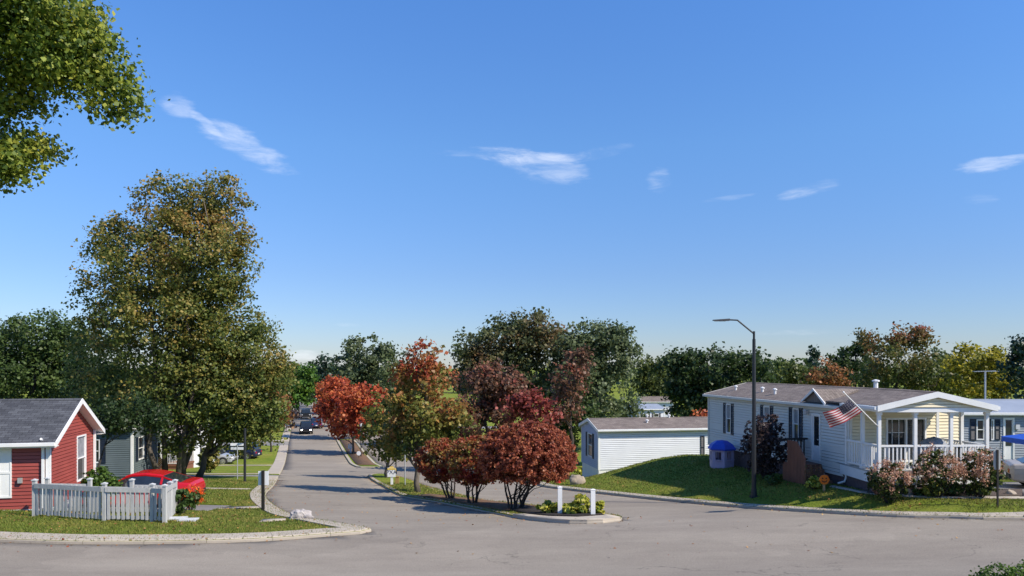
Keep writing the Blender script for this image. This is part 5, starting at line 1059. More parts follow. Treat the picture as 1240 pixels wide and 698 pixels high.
def sign(name, label, px, py, ptop, w_px, h_px, m, pm, pw=.05, disc=False, group='signs near the junction', shift=0, text=None, extra=None, cat='sign', back=None):
    r = root_at(name, label, cat, px, py, group); s = F / r.location.y; o = Vector(r.location); top = (P(px, ptop, o.y) - o).z
    q = MB(); q.tube([(0, 0, -.1), (0, 0, top - .03)], pw / 2, 8) if pw < .08 else q.box(-pw / 2, pw / 2, -pw / 2, pw / 2, -.1, top); q.build('post', M[pm], r)
    w, h = w_px / s, h_px / s; b = MB(); y = -pw / 2 - .025
    if back: y = -y - .02
    if disc:
        rr = w / 2; b.tube([(shift, y, top - rr), (shift, y + .02, top - rr)], rr, 24)
    else: b.box(shift - w / 2, shift + w / 2, y, y + .02, top - h, top)
    bo = b.build('board', M[m], r)
    if text:
        cu = bpy.data.curves.new('lettering', 'FONT'); cu.body = text; cu.align_x = 'CENTER'; cu.align_y = 'CENTER'; cu.size = h * .62; cu.extrude = .002
        ob = bpy.data.objects.new('t', cu); C.objects.link(ob); me = bpy.data.meshes.new_from_object(ob.evaluated_get(bpy.context.evaluated_depsgraph_get())); bpy.data.objects.remove(ob)
        me.materials.clear(); me.materials.append(M['sign_ink']); t = bpy.data.objects.new('lettering', me); C.objects.link(t); t.parent = bo; t.location = (shift, y - .005, top - h / 2); t.rotation_euler = (math.pi / 2, 0, 0)
    return r, top, w, h, y
r, top, w, h, y = sign('box_sign', 'white square sign with a black post in front on the left corner', 318.5, 621.5, 571, 12.5, 17, 'sign_white', 'black_paint', pw=.07, back=True)
q = MB(); q.box(-.05, .05, -.05, .05, -.1, top + .03); q.build('post_sleeve', M['black_paint'], r)
r, top, w, h, y = sign('yellow_sign', 'white and yellow sign with dark lettering on a white post on the median', 474.5, 589, 566.5, 10, 11, 'sign_white', 'white', pw=.13, text='PXA')
q = MB(); q.prism([(-w * .55, -.2 * h), (-.12 * w, .12 * h), (.12 * w, .12 * h), (w * .55, -.2 * h), (w * .5, -.55 * h), (-w * .5, -.55 * h)], (0, y + .022, top + .02), (1, 0, 0), (0, 0, 1), (0, .012, 0)); q.build('backing_board', M['sign_yellow'], r)
q = MB(); q.box(-w / 2, w / 2, y - .004, y - .002, top - .22 * h, top - .02); q.build('band', M['sign_yellow'], r)
sign('white_sign', 'small white sign with a stubby white post on the far median', 424.5, 549.5, 537.5, 6, 6, 'sign_white', 'white', pw=.16, group='white signs on the far median')
sign('round_sign', 'white round sign beside the lantern on the far median', 434.5, 556, 546.5, 5.2, 5.2, 'sign_white', 'pole_dark', pw=.06, disc=True, group='white signs on the far median')
r = root_at('tan_post', 'short tan wooden post on the median right of the yellow sign', 'post', 481, 588); m = MB(); m.box(-.11, .11, -.08, .08, -.1, .42); m.box(-.13, .13, -.1, .1, .42, .46); tag(m.build('post', M['brown_post'], r))
r = root_at('marker_pole', 'thin pale metal pole on the median left of the maple trunk', 'pole', 490.5, 589.5); m = MB(); m.tube([(0, 0, -.1), (0, 0, 2.7)], .035, 8); m.build('pole', M['steel'], r); m = MB(); m.box(-.18, .18, -.045, -.03, 2.2, 2.68); m.build('board', M['sign_back'], r)
# street name blades
r = root_at('street_name_sign', 'two white street name blades on a thin grey post', 'sign', 287.5, 583); o = Vector(r.location); s = F / o.y
tp = (P(287, 538, o.y) - o).z; m = MB(); m.tube([(0, 0, -.1), (0, 0, tp)], .03, 8); m.build('post', M['steel'], r)
for z, a in ((tp - .02, .1), (tp - .27, -.05)):
    m = MB(); m.cbox((-.0, 0, z), (.84, .02, .16), a); m.build('name_blade', M['sign_white'], r)
# sign seen from behind at the right kerb
r = root_at('oval_sign', 'tall narrow grey sign seen from behind on a dark post by the beige car', 'sign', 1208, 617.5, 'signs near the junction'); o = Vector(r.location); s = F / o.y; tp = (P(1208, 543, o.y) - o).z
m = MB(); m.box(-.025, .025, -.02, .02, -.1, tp - .05); m.build('post', M['black_paint'], r)
w, h = 8.5 / s, 26 / s; pts_ = [(-w / 2, -h + w / 2), (-w * .35, -h), (w * .35, -h), (w / 2, -h + w / 2), (w / 2, -w / 2)] + [(w / 2 * math.cos(a), -w / 2 + w / 2 * math.sin(a)) for a in np.linspace(.3, math.pi - .3, 7)] + [(-w / 2, -w / 2)]
m = MB(); m.prism(pts_, (0, .022, tp), (1, 0, 0), (0, 0, 1), (0, .012, 0)); m.build('board', M['sign_back'], r)
# pumpkin sign
r = root_at('pumpkin_sign', 'round orange pumpkin face sign on a wooden stake in the right lawn', 'sign', 998, 597.5, 'signs near the junction'); o = Vector(r.location); s = F / o.y; c = (P(998, 581, o.y) - o).z; rr = 6 / s
m = MB(); m.box(-.04, .04, .0, .03, -.1, c); m.build('stake', M['wood_stake'], r)
m = MB(); pts_ = [(rr * (1 + .05 * math.cos(6 * a)) * math.cos(a), rr * .97 * math.sin(a)) for a in np.linspace(0, 2 * math.pi, 36, endpoint=False)]; m.prism(pts_, (0, -.002, c), (1, 0, 0), (0, 0, 1), (0, -.022, 0)); bo = m.build('board', M['orange'], r)
m = MB(); m.box(-.02, .03, -.02, -.003, c + rr * .95, c + rr * 1.3); m.build('stalk', M['bark'], r)
m = MB()
for sx in (-1, 1): m.prism([(sx * rr * .38 + rr * .15 * math.cos(a), rr * .26 + rr * .15 * math.sin(a)) for a in np.linspace(0, 2 * math.pi, 12, endpoint=False)], (0, -.026, c), (1, 0, 0), (0, 0, 1), (0, -.004, 0))
mo = [(rr * .55 * math.cos(a), -rr * .1 + rr * .45 * math.sin(a)) for a in np.linspace(math.pi, 2 * math.pi, 9)] + [(rr * .45 * math.cos(a), -rr * .1 + rr * .25 * math.sin(a)) for a in np.linspace(2 * math.pi, math.pi, 9)]
m.prism(mo, (0, -.026, c), (1, 0, 0), (0, 0, 1), (0, -.004, 0)); m.build('face', M['black_paint'], bo)
# white posts on the median nose
for px, py, tpx, lab in ((678, 627.0, 590, 'square white post on the median nose, left of the pair'), (718, 628.5, 593, 'square white post on the median nose, right of the pair nearer the tip')):
    r = root_at('white_post', lab, 'post', px, py, 'pair of white posts on the median'); r.location.z -= .03; o = Vector(r.location); h = (P(px, tpx, o.y) - o).z; w = .076
    m = MB(); m.box(-w, w, -w, w, -.1, h - .02); m.build('shaft', M['white'], r); m = MB(); m.box(-w - .008, w + .008, -w - .008, w + .008, h - .018, h + .002); m.add([(-w, -w, h + .003), (w, -w, h + .003), (w, w, h + .003), (-w, w, h + .003), (0, 0, h + .03)], [(0, 1, 4), (1, 2, 4), (2, 3, 4), (3, 0, 4)]); m.build('cap', M['white'], r)
# hydrant
r = root_at('fire_hydrant', 'red fire hydrant across the road behind the crimson bush', 'hydrant', 676.5, 587.3); k = 1.0
m = MB(); m.lathe((0, 0, -.05), [(.17, 0), (.17, .09), (.12, .1), (.115, .55), (.15, .56), (.15, .61), (.13, .62), (.11, .72), (.05, .79), (.035, .8), (.035, .86)], 16); m.build('barrel', M['hydrant'], r)
for a, rr in ((0, .06), (math.pi, .06), (-math.pi / 2, .08)):
    m = MB(); m.tube([(0, 0, .42), (math.cos(a) * .18, math.sin(a) * .18, .42)], rr, 10); m.tube([(math.cos(a) * .18, math.sin(a) * .18, .42), (math.cos(a) * .22, math.sin(a) * .22, .42)], rr * 1.2, 6); m.build('outlet', M['hydrant'], r)
# stones
def stone(label, px, py, wpx, hpx, m_, seed, Y=None, name='boulder', asp=.7):
    g = G(px, py) if Y is None else Vector((*at(px, Y), tz(*at(px, Y)))); s = F / g.y; rng = np.random.default_rng(seed); me = bpy.data.meshes.new(name); import bmesh
    bm = bmesh.new(); bmesh.ops.create_icosphere(bm, subdivisions=4, radius=1); pl = [(Vector(rng.normal(size=3)).normalized(), rng.uniform(.55, .92)) for _ in range(16)]
    from mathutils import noise as mn
    for v in bm.verts:
        for n_, d in pl:
            e = v.co.dot(n_) - d
            if e > 0: v.co -= n_ * e * .85
        v.co += v.co.normalized() * (mn.noise(v.co * 2.3 + Vector((seed, 0, 0))) * (.26 if seed == 3 else .12) + mn.noise(v.co * 7 + Vector((seed, 3, 0))) * (.11 if seed == 3 else .035))
    zs = max(v.co.z for v in bm.verts); xs = (max(v.co.x for v in bm.verts) - min(v.co.x for v in bm.verts)) / 2
    for v in bm.verts: v.co = Vector((v.co.x / xs * wpx / s / 2, v.co.y / xs * wpx / s / 2 * asp, (v.co.z / zs) * hpx / s))
    bm.to_mesh(me); bm.free(); me.materials.append(M[m_]); me.polygons.foreach_set('use_smooth', [seed != 3] * len(me.polygons)); o = bpy.data.objects.new(name, me); C.objects.link(o); o.location = (g.x, g.y, g.z + .06); tag(o, label, 'rock', 'landscape stones'); return o
stone('large pale jagged boulder on the left grass corner', 366, 632, 34, 13, 'rock', 3)
stone('tan boulder on the lawn edge beside the fire hydrant', 699, 588.5, 20, 12, 'rock_tan', 8)
stone('round pale stone in the bed below the porch bushes', 1099, 603, 14, 9, 'rock_tan', 11)
stone('round tan stone beside the beige car', 1225, 602.5, 14, 7, 'rock_tan', 14)
stone('small dark stone left of the round pale stone in the bed', 1081, 601.5, 9, 5, 'rock', 17)

# playhouse
Yp = 37.4; x, y = at(874, Yp); r = thing('playhouse', 'small lilac plastic playhouse with a blue roof beside the long pale home', 'playhouse', (x, y, tz(x, y) + .09), .2); s = F / Yp; R = .62; hh = .9; m = MB(); n = 6; ang = [i * 2 * math.pi / 6 + .26 for i in range(6)]
roofm = MB(); winm = MB(); op = MB()
for i in range(6):
    a0, a1 = ang[i], ang[(i + 1) % 6]; p0 = Vector((math.cos(a0) * R, math.sin(a0) * R, 0)); p1 = Vector((math.cos(a1) * R, math.sin(a1) * R, 0)); u = (p1 - p0).normalized(); L6 = (p1 - p0).length; w = Wall(p0, u, (u.y, -u.x, 0))
    for q in ((0, L6 * .26, 0, hh), (L6 * .74, L6, 0, hh), (L6 * .26, L6 * .74, 0, hh * .45), (L6 * .26, L6 * .74, hh * .88, hh)): w.box(m, *q, -.04, 0)
    w.box(m, L6 * .49, L6 * .51, hh * .45, hh * .88, -.03, -.01); w.box(m, L6 * .2, L6 * .8, hh * .4, hh * .45, .001, .05)
m.build('wall', M['playhouse'], r); m = MB(); m.lathe((0, 0, hh), [(R * 1.16, -.02), (R * 1.18, .05), (R * .92, .26), (R * .5, .42), (.05, .46)], 6); rf = m.build('roof', M['blue_plastic'], r); rf.rotation_euler = (0, 0, .26)
m = MB(); m.lathe((0, 0, 0), [(R * .95, -.1), (R * .95, .03)], 6); fl_ = m.build('floor', M['playhouse'], r); fl_.rotation_euler = (0, 0, .26)
# blue canopy
p0 = P(1217, 534, 31.5); r = thing('canopy_tent', 'blue pop-up canopy at the right edge in front of the grey home', 'canopy', (p0.x + 2.75, 31.9, tz(p0.x + 2.75, 31.9) + .05)); hz = p0.z - r.location.z; m = MB(); a = 1.6
m.add([(-a, -a, hz), (a, -a, hz), (a, a, hz), (-a, a, hz), (-.3, -.3, hz + .36), (.3, -.3, hz + .36), (.3, .3, hz + .36), (-.3, .3, hz + .36), (-a, -a, hz - .22), (a, -a, hz - .22), (a, a, hz - .22), (-a, a, hz - .22)],
      [(0, 1, 5, 4), (1, 2, 6, 5), (2, 3, 7, 6), (3, 0, 4, 7), (4, 5, 6, 7), (8, 9, 1, 0), (9, 10, 2, 1), (10, 11, 3, 2), (11, 8, 0, 3)]); o = m.build('cloth', M['blue_tarp'], r); so = o.modifiers.new('thickness', 'SOLIDIFY'); so.thickness = .015
for sx, sy in ((-1, -1), (1, -1), (1, 1), (-1, 1)):
    m = MB(); m.tube([(sx * (a + .12), sy * (a + .12), 0), (sx * (a - .02), sy * (a - .02), hz)], .025, 8); m.build('leg', M['steel'], r)
# garden ornaments
r = root_at('garden_ornament', 'white openwork garden ornament between the porch bushes', 'ornament', 1109, 602, 'garden ornaments'); m = MB(); m.tube([(0, 0, -.05), (0, 0, .35)], .02, 8)
m.build('stem', M['white'], r); m = MB()
for k in range(8): an = k * math.pi / 4; m.tube([(0, 0, .45), (math.cos(an) * .17, 0, .45 + math.sin(an) * .17)], .018, 6)
for i in range(16): a0, a1 = i * math.pi / 8, (i + 1) * math.pi / 8; m.tube([(math.cos(a0) * .12, 0, .45 + math.sin(a0) * .12), (math.cos(a1) * .12, 0, .45 + math.sin(a1) * .12)], .014, 6)
m.build('wheel', M['white'], r)
r = root_at('garden_stake', 'thin iron garden stake with pale cross top left of the round stone', 'ornament', 1074.5, 604.5, 'garden ornaments'); m = MB(); m.tube([(0, 0, -.05), (0, 0, .52)], .014, 6); m.build('stem', M['black_metal'], r); m = MB(); m.box(-.18, .18, -.012, .012, .47, .52); m.box(-.1, .12, -.012, .012, .38, .42); m.build('cross_top', M['steel'], r)

# ------------------------------------------------------------------ garden plants
PCN = [0]
def plant(name, label, px, py, w_px, h_px, m_, leaf=3.0, n=900, group='garden plants', Y=None, up=0.6, heads=None, stems=10, cat='plant', up0=.0):
    PCN[0] += 1; rng = np.random.default_rng(900 + PCN[0]); g = G(px, py) if Y is None else Vector((*at(px, Y), tz(*at(px, Y)))); s = F / g.y; root = thing(name, label, cat, (g.x, g.y, g.z + .08), 0, group)
    w, h = w_px / s / 2, h_px / s; bl = [(np.array([0, 0, h * .52 + up0]), (w, w * .85, h * .5))]
    q, cl = leaf_cloud(rng, bl, n, leaf / s, 2.4 / s, .35, 8, .35, up, per=9); zz_ = q.reshape(-1, 4, 3); q = zz_[zz_[:, :, 2].mean(1) > .01].reshape(-1, 3)
    fast_mesh('leaves', q, 4, LM[m_], root, rng.random(len(q) // 4))
    mb = MB()
    for c in cl[rng.permutation(len(cl))[:stems]]: c = Vector(c); mb.tube([(c.x * .1, c.y * .1, -.05), Vector((c.x * .6, c.y * .6, c.z * .55)), c], [.018, .014, .005], 5)
    mb.build('stems', M['bark_dark'], root)
    if heads:
        hm, nh, hs = heads; pts_ = []; 
        for i in range(nh):
            d = rng.normal(size=3); d /= np.linalg.norm(d); d[2] = abs(d[2]) * 1.0 - .25 * (rng.random() < .4); d[1] = -abs(d[1]) if rng.random() < .6 else d[1]
            c = np.array([0, 0, h * .52]) + d * np.array([w, w * .85, h * .5]) * rng.uniform(.85, 1.08)
            k = 46; u = rng.normal(size=(k, 3)) * np.array([1, 1, 1.25]) * hs / s * .45 + c; pts_.append(u)
        A = np.concatenate(pts_); nn = len(A); no = rng.normal(size=(nn, 3)); no /= np.linalg.norm(no, axis=1)[:, None]; t = np.cross(no, rng.normal(size=(nn, 3))); t /= np.linalg.norm(t, axis=1)[:, None]; b_ = np.cross(no, t); z = 1.9 / s * rng.uniform(.6, 1.2, nn)[:, None]
        q = np.stack([A - t * z * .5, A + b_ * z * .5, A + t * z * .5, A - b_ * z * .5], 1).reshape(-1, 3); fast_mesh('flower_heads', q, 4, LM[hm], root, rng.random(nn))
    return root
hg = 'hydrangeas below the porch'
plant('hydrangea_bush', 'pink-headed hydrangea at the left corner of the porch', 1078, 597, 52, 50, 'hydrangea', 3.2, 1500, hg, Y=25.35, heads=('panicle', 40, 5.2), cat='bush')
plant('hydrangea_bush', 'tallest tan-headed hydrangea below the middle porch columns', 1134, 597, 56, 60, 'hydrangea', 3.2, 1900, hg, Y=25.45, heads=('panicle', 50, 5.2), cat='bush')
plant('hydrangea_bush', 'wide tan-headed hydrangea at the right porch column beside the beige car', 1186, 597, 52, 58, 'hydrangea', 3.2, 1800, hg, Y=25.4, heads=('panicle', 44, 5.2), cat='bush')
plant('hosta_plant', 'large yellow-leaved hosta in the bed under the porch bushes', 1129, 605, 28, 22, 'hosta', 5, 330, 'hostas in the porch bed', up=1.2)
plant('leafy_plant', 'pale green leafy plant beside the iron garden stake', 1083, 603, 14, 12, 'green_plant', 3, 200, 'low plants in the porch bed')
plant('leafy_plant', 'dark green leafy plant right of the yellow hosta', 1152, 604, 26, 16, 'green_plant', 3, 500, 'low plants in the porch bed')
plant('leafy_plant', 'small dark green plant left of the yellow hosta', 1113, 604, 12, 10, 'green_plant', 3, 200, 'low plants in the porch bed')
plant('leafy_plant', 'dark green plant at the foot of the right hydrangea', 1186, 603, 30, 15, 'green_plant', 3, 500, 'low plants in the porch bed')
plant('pink_flower_plant', 'low pink flowering plant at the left end of the porch bed', 1063, 602, 14, 11, 'panicle', 2.6, 260, 'low plants in the porch bed')
plant('smoke_bush', 'large dark smoke bush in the shade against the pale home', 926, 580, 58, 76, 'smoke', 2.8, 5200, 'bushes against the homes', Y=31.9, cat='bush', stems=30)
plant('yellow_plant', 'yellow-leaved plant left of the pumpkin sign', 986, 595, 20, 14, 'hosta', 3.4, 300, 'plants by the brown stairs', up=1.0)
plant('leafy_plant', 'pale shaded plant between the smoke bush and the brown panel', 934, 590, 22, 12, 'green_plant', 3, 220, 'plants by the brown stairs')
r = root_at('tall_grass_plant', 'tall brown flower stalks beside the pumpkin sign', 'plant', 983, 593, 'plants by the brown stairs'); m = MB(); rr = random.Random(4)
for i in range(22):
    x = rr.uniform(-.3, .35); y = rr.uniform(-.15, .15); h = rr.uniform(.45, .8); l = rr.uniform(-.08, .08); m.tube([(x, y, 0), (x + l, y, h)], .008, 5); m.tube([(x + l, y, h), (x + l * 1.1, y, h + .1)], .025, 5)
m.build('stalks', M['litter'], r)
ig = 'hostas on the median nose'
plant('hosta_plant', 'yellow-green hosta left of both white posts', 666, 626, 28, 19, 'hosta', 5, 300, ig, up=1.2)
plant('hosta_plant', 'low pale hosta between the white posts, nearest the left post', 690, 627, 26, 14, 'hosta', 5, 260, ig, up=1.2)
plant('hosta_plant', 'taller greener hosta between the white posts, nearest the right post', 707, 626.5, 26, 24, 'hosta', 5, 380, ig, up=1.1)
plant('hosta_plant', 'yellow hosta tucked behind the right white post', 725, 627, 14, 18, 'hosta', 5, 170, ig, up=1.2)
plant('evergreen_shrub', 'bright green shrub below the gable window of the red house', 121, 617, 44, 50, 'bush', 3, 3200, 'bushes against the homes', Y=27.0, cat='bush')
plant('lily_plant', 'tall green strap-leaved plant outside the fence corner', 218, 626, 34, 34, 'green_plant', 4.5, 700, 'plants by the fence corner', up=.2)
plant('orange_flowers', 'orange flowering plant in front of the red coupe tail', 232, 620, 26, 26, 'green_plant', 3.4, 360, 'plants by the fence corner', heads=('flowers', 26, 4))
plant('bush', 'green bush with rusty leaves between the maple trunks and the silver suv', 253, 576, 24, 32, 'yellowgreen', 3, 1400, 'bushes against the homes', Y=56, cat='bush')
plant('bush', 'low green bush beyond the white end of the long white home', 735, 578, 1, 1, 'bush', 3, 10, 'bushes against the homes', Y=90, cat='bush') if False else None
plant('bush', 'low yellow bush seen past the shade-tinted end wall of the white home', 703, 575, 11, 9, 'hosta', 3, 260, 'bushes against the homes', Y=56, cat='bush')
# dark clipped hedge at the bottom right corner
rng = np.random.default_rng(77); hr = thing('hedge', 'clipped green hedge rising into the bottom right corner', 'hedge', (8.7, 12.6, tz(8.7, 12.6)))
bl = [(np.array([-.3 + i * .65, 0, .05 + .07 * i]), (.5, .5, .42)) for i in range(6)]
q, cl = leaf_cloud(rng, bl, 16000, .04, .07, .75, 8, .3, .6, per=12); q = q[np.repeat(q.reshape(-1, 4, 3)[:, :, 2].mean(1) > .0, 4)]; fast_mesh('leaves', q, 4, LM['bush'], hr, rng.random(len(q) // 4))
m = MB()
for c in cl[::6]: m.tube([(c[0] * .9, c[1] * .5, -.1), tuple(c)], [.02, .006], 5)
m.build('stems', M['bark_dark'], hr)

# ------------------------------------------------------------------ grass blades and fallen leaves on the near lawns
rng = np.random.default_rng(21)
lawn_tri = FT[cls == 0]; tv = V[lawn_tri]; ctr = tv.mean(1)
vis = (ctr[:, 1] > 18) & (ctr[:, 1] < 46) & (np.abs(ctr[:, 0]) < ctr[:, 1] * .72 + 1); tv = tv[vis]; ctr = ctr[vis]
ar = np.abs((tv[:, 1, 0] - tv[:, 0, 0]) * (tv[:, 2, 1] - tv[:, 0, 1]) - (tv[:, 1, 1] - tv[:, 0, 1]) * (tv[:, 2, 0] - tv[:, 0, 0])) / 2
wt = ar / ctr[:, 1] ** 1.5; wt /= wt.sum()
def scatter(n):
    k = rng.choice(len(tv), n, p=wt); a, b_ = rng.random(n), rng.random(n); f_ = a + b_ > 1; a[f_] = 1 - a[f_]; b_[f_] = 1 - b_[f_]
    t = tv[k]; return t[:, 0] + (t[:, 1] - t[:, 0]) * a[:, None] + (t[:, 2] - t[:, 0]) * b_[:, None]
n = 150000; p = scatter(n); z = T(p[:, 0], p[:, 1]) + .085; an = rng.random(n) * 6.28; hgt = rng.uniform(.03, .085, n); wd = rng.uniform(.008, .018, n) * (p[:, 1] / 22); ln = rng.normal(size=(n, 2)) * .03
c, s = np.cos(an) * wd, np.sin(an) * wd
q = np.stack([np.stack([p[:, 0] - c, p[:, 1] - s, z], 1), np.stack([p[:, 0] + c, p[:, 1] + s, z], 1), np.stack([p[:, 0] + ln[:, 0], p[:, 1] + ln[:, 1], z + hgt], 1)], 1).reshape(-1, 3)
tag(fast_mesh('grass', q, 3, LM['blade'], None, rng.random(n)), 'short mown grass blades on the lawns', 'grass', kind='stuff')
kl = []
for ln_, k_ in ((left_corner, 700), (right_corner, 600), (isl_a, 700)):
    A_ = np.array([(q_.x, q_.y) for q_ in ln_]); ii = rng.integers(0, len(A_) - 1, k_); kl.append(A_[ii] + (A_[ii + 1] - A_[ii]) * rng.random((k_, 1)) + rng.normal(size=(k_, 2)) * .22)
kl = np.concatenate(kl); kl = kl[(kl[:, 1] > 17)]
n = 2600; p = np.concatenate([scatter(n), kl]); p2 = np.stack([rng.uniform(-14, 4, 500), rng.uniform(24, 44, 500)], 1); p = np.concatenate([p, p2, np.stack([rng.uniform(-20, 14, 160), rng.uniform(18.5, 26, 160)], 1)]); n = len(p)
isr = inside(road_poly, p[:, 0], p[:, 1]); z = T(p[:, 0], p[:, 1]) + np.where(isr & ~inside(isl_a, p[:, 0], p[:, 1]), .012, .125); nor = rng.normal(size=(n, 3)) * .3 + np.array([0, 0, 1]); nor /= np.linalg.norm(nor, axis=1)[:, None]
t = np.cross(nor, rng.normal(size=(n, 3))); t /= np.linalg.norm(t, axis=1)[:, None]; b_ = np.cross(nor, t); c = np.column_stack([p, z]); sz = rng.uniform(.03, .08, n)[:, None] * .6
q = np.stack([c - t * sz, c + b_ * sz * .8, c + t * sz, c - b_ * sz * .8], 1).reshape(-1, 3)
tag(fast_mesh('fallen_leaves', q, 4, LM['litter'], None, rng.random(n)), 'scattered fallen leaves on lawns and road edges', 'leaves', kind='stuff')

# ------------------------------------------------------------------ camera, sun, sky
cam = bpy.data.cameras.new('camera'); co = bpy.data.objects.new('camera', cam); C.objects.link(co); co.location = (0, 0, CZ); co.rotation_euler = (math.pi / 2, 0, 0)
cam.sensor_width = 36; cam.lens = F / 1240 * 36; cam.shift_y = (HY - 349) / 1240; cam.clip_end = 9000; cam.clip_start = .1; bpy.context.scene.camera = co
sd_ = Vector((SUN.x * math.cos(ELEV), SUN.y * math.cos(ELEV), math.sin(ELEV)))
sun = bpy.data.lights.new('sun', 'SUN'); sun.energy = 4.6; sun.angle = math.radians(.5); sun.color = (1, .91, .78); so = bpy.data.objects.new('sun', sun); C.objects.link(so); so.rotation_euler = sd_.to_track_quat('Z', 'Y').to_euler()
wd_ = bpy.data.worlds.new('World'); bpy.context.scene.world = wd_; wd_.use_nodes = True; nt = wd_.node_tree; L = nt.links.new; bg = nt.nodes['Background']
sky = nt.nodes.new('ShaderNodeTexSky'); sky.sky_type = 'NISHITA'; sky.sun_disc = False; sky.sun_elevation = ELEV; sky.sun_rotation = math.atan2(SUN.x, SUN.y); sky.altitude = 250; sky.air_density = 1.0; sky.dust_density = 0.1; sky.ozone_density = 3.5
bg.inputs['Strength'].default_value = 0.125
# thin cirrus streaks placed by compass direction
tc = nt.nodes.new('ShaderNodeTexCoord'); tint = N(nt, 'ShaderNodeMix', data_type='RGBA', blend_type='MULTIPLY'); tint.inputs[0].default_value = 1; L(sky.outputs[0], tint.inputs[6]); last = tint.outputs[2]
sz_ = N(nt, 'ShaderNodeSeparateXYZ'); L(tc.outputs['Generated'], sz_.inputs[0]); tr_ = ramp(nt, [(0.0, (.43, .48, .64)), (.12, (.48, .57, .76)), (.28, (.56, .78, 1.0)), (.5, (.56, .9, 1.28))]); L(sz_.outputs['Z'], tr_.inputs[0]); L(tr_.outputs[0], tint.inputs[7])
nd = N(nt, 'ShaderNodeTexNoise', Scale=3.0, Detail=5, Roughness=.6)
mpn = N(nt, 'ShaderNodeMapping'); mpn.inputs['Scale'].default_value = (5, 5, 22); mpn.inputs['Rotation'].default_value = (0, math.radians(14), 0); L(tc.outputs['Generated'], mpn.inputs[0])
n1 = N(nt, 'ShaderNodeTexNoise', Scale=2.2, Detail=10, Roughness=0.66, Distortion=1.2); L(mpn.outputs[0], n1.inputs['Vector']); L(mpn.outputs[0], nd.inputs['Vector'])
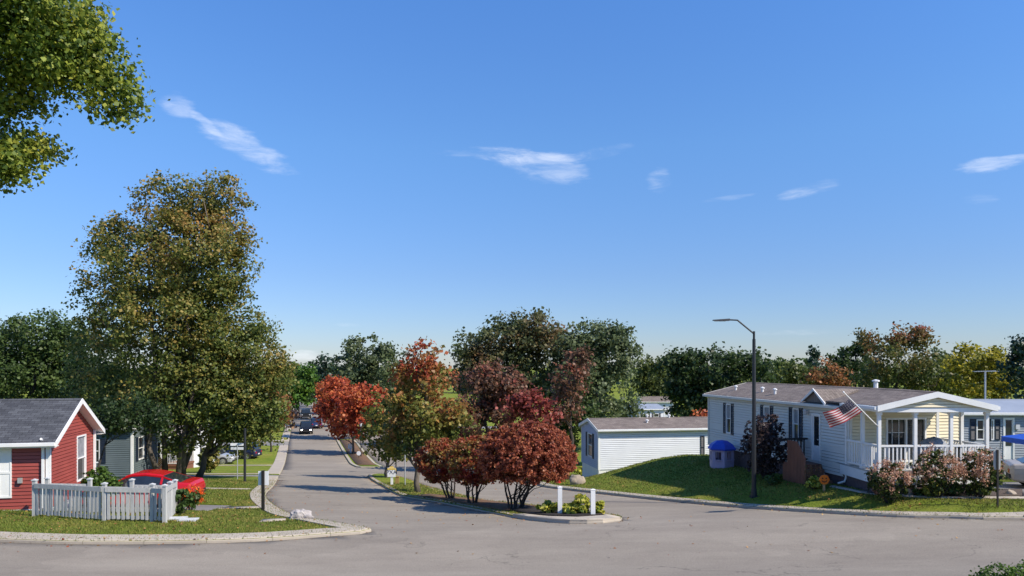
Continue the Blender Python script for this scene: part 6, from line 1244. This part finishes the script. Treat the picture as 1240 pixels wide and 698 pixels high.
def cloud(px, py, rx, ry, rot, strength, lo=.38, hi=.75):
    global last
    d = Vector((px - HX, F, HY - py)).normalized(); e = Vector((0, 0, 1)); r_ = d.cross(e).normalized(); u_ = r_.cross(d); a = math.radians(rot)
    r2 = r_ * math.cos(a) + u_ * math.sin(a); u2 = -r_ * math.sin(a) + u_ * math.cos(a); s = d.length; k = F / math.hypot(F, px - HX, HY - py) / F
    def dot(v, sc):
        n = N(nt, 'ShaderNodeVectorMath', operation='DOT_PRODUCT'); L(tc.outputs['Generated'], n.inputs[0]); n.inputs[1].default_value = v
        m_ = N(nt, 'ShaderNodeMath', operation='MULTIPLY'); L(n.outputs['Value'], m_.inputs[0]); m_.inputs[1].default_value = 1 / sc; p_ = N(nt, 'ShaderNodeMath', operation='POWER'); 
        ab = N(nt, 'ShaderNodeMath', operation='ABSOLUTE'); L(m_.outputs[0], ab.inputs[0]); L(ab.outputs[0], p_.inputs[0]); p_.inputs[1].default_value = 2; return p_
    A, B_ = dot(r2, rx * k), dot(u2, ry * k); s0 = N(nt, 'ShaderNodeMath', operation='ADD'); L(A.outputs[0], s0.inputs[0]); L(B_.outputs[0], s0.inputs[1])
    s_ = N(nt, 'ShaderNodeMath', operation='MULTIPLY_ADD'); L(nd.outputs['Fac'], s_.inputs[0]); s_.inputs[1].default_value = 3.2; s1 = N(nt, 'ShaderNodeMath', operation='SUBTRACT'); L(s0.outputs[0], s1.inputs[0]); s1.inputs[1].default_value = 1.6; L(s1.outputs[0], s_.inputs[2])
    mr = N(nt, 'ShaderNodeMapRange', interpolation_type='SMOOTHSTEP'); L(s_.outputs[0], mr.inputs[0]); mr.inputs[1].default_value = 0; mr.inputs[2].default_value = 1.0; mr.inputs[3].default_value = .9; mr.inputs[4].default_value = 0
    fd = N(nt, 'ShaderNodeMath', operation='GREATER_THAN'); dn_ = N(nt, 'ShaderNodeVectorMath', operation='DOT_PRODUCT'); L(tc.outputs['Generated'], dn_.inputs[0]); dn_.inputs[1].default_value = d; L(dn_.outputs['Value'], fd.inputs[0]); fd.inputs[1].default_value = .3
    nr = N(nt, 'ShaderNodeMapRange', interpolation_type='SMOOTHSTEP'); L(n1.outputs['Fac'], nr.inputs[0]); nr.inputs[1].default_value = lo; nr.inputs[2].default_value = hi; nr.inputs[3].default_value = 0.05
    q1 = N(nt, 'ShaderNodeMath', operation='MULTIPLY'); L(mr.outputs[0], q1.inputs[0]); L(nr.outputs[0], q1.inputs[1]); q2 = N(nt, 'ShaderNodeMath', operation='MULTIPLY'); L(q1.outputs[0], q2.inputs[0]); L(fd.outputs[0], q2.inputs[1])
    q3 = N(nt, 'ShaderNodeMath', operation='MULTIPLY'); L(q2.outputs[0], q3.inputs[0]); q3.inputs[1].default_value = strength * .48; q3.use_clamp = True
    mx = N(nt, 'ShaderNodeMix', data_type='RGBA'); L(q3.outputs[0], mx.inputs[0]); L(last, mx.inputs[6]); mx.inputs[7].default_value = (6.2, 6.4, 6.9, 1); last = mx.outputs[2]
cloud(218, 126, 24, 17, 10, .75, .2, .75); cloud(250, 150, 26, 6, -40, .5, .2, .7); cloud(298, 178, 62, 18, -22, .9, .2, .75); cloud(655, 202, 60, 20, -14, .75, .25, .75); cloud(620, 188, 90, 9, -3, .7, .35, .7); cloud(798, 220, 16, 16, -40, .6)
cloud(1203, 200, 44, 11, 0, 1.0, .3, .7); cloud(985, 228, 44, 9, 12, .6); cloud(880, 240, 34, 4, 4, .6); cloud(1188, 242, 22, 9, -10, .45); cloud(372, 432, 26, 9, 0, .9, .2, .6); cloud(425, 394, 22, 3, 0, .35); cloud(960, 403, 60, 4, 0, .3); cloud(730, 184, 40, 8, 10, .35)
L(last, bg.inputs['Color'])
sc = bpy.context.scene; sc.view_settings.view_transform = 'Standard'; sc.view_settings.look = 'None'; sc.view_settings.gamma = 1; sc.view_settings.use_curve_mapping = False; sc.view_settings.exposure = 0.55
sc.cycles.max_bounces = 6; sc.cycles.transparent_max_bounces = 4; sc.cycles.use_denoising = True
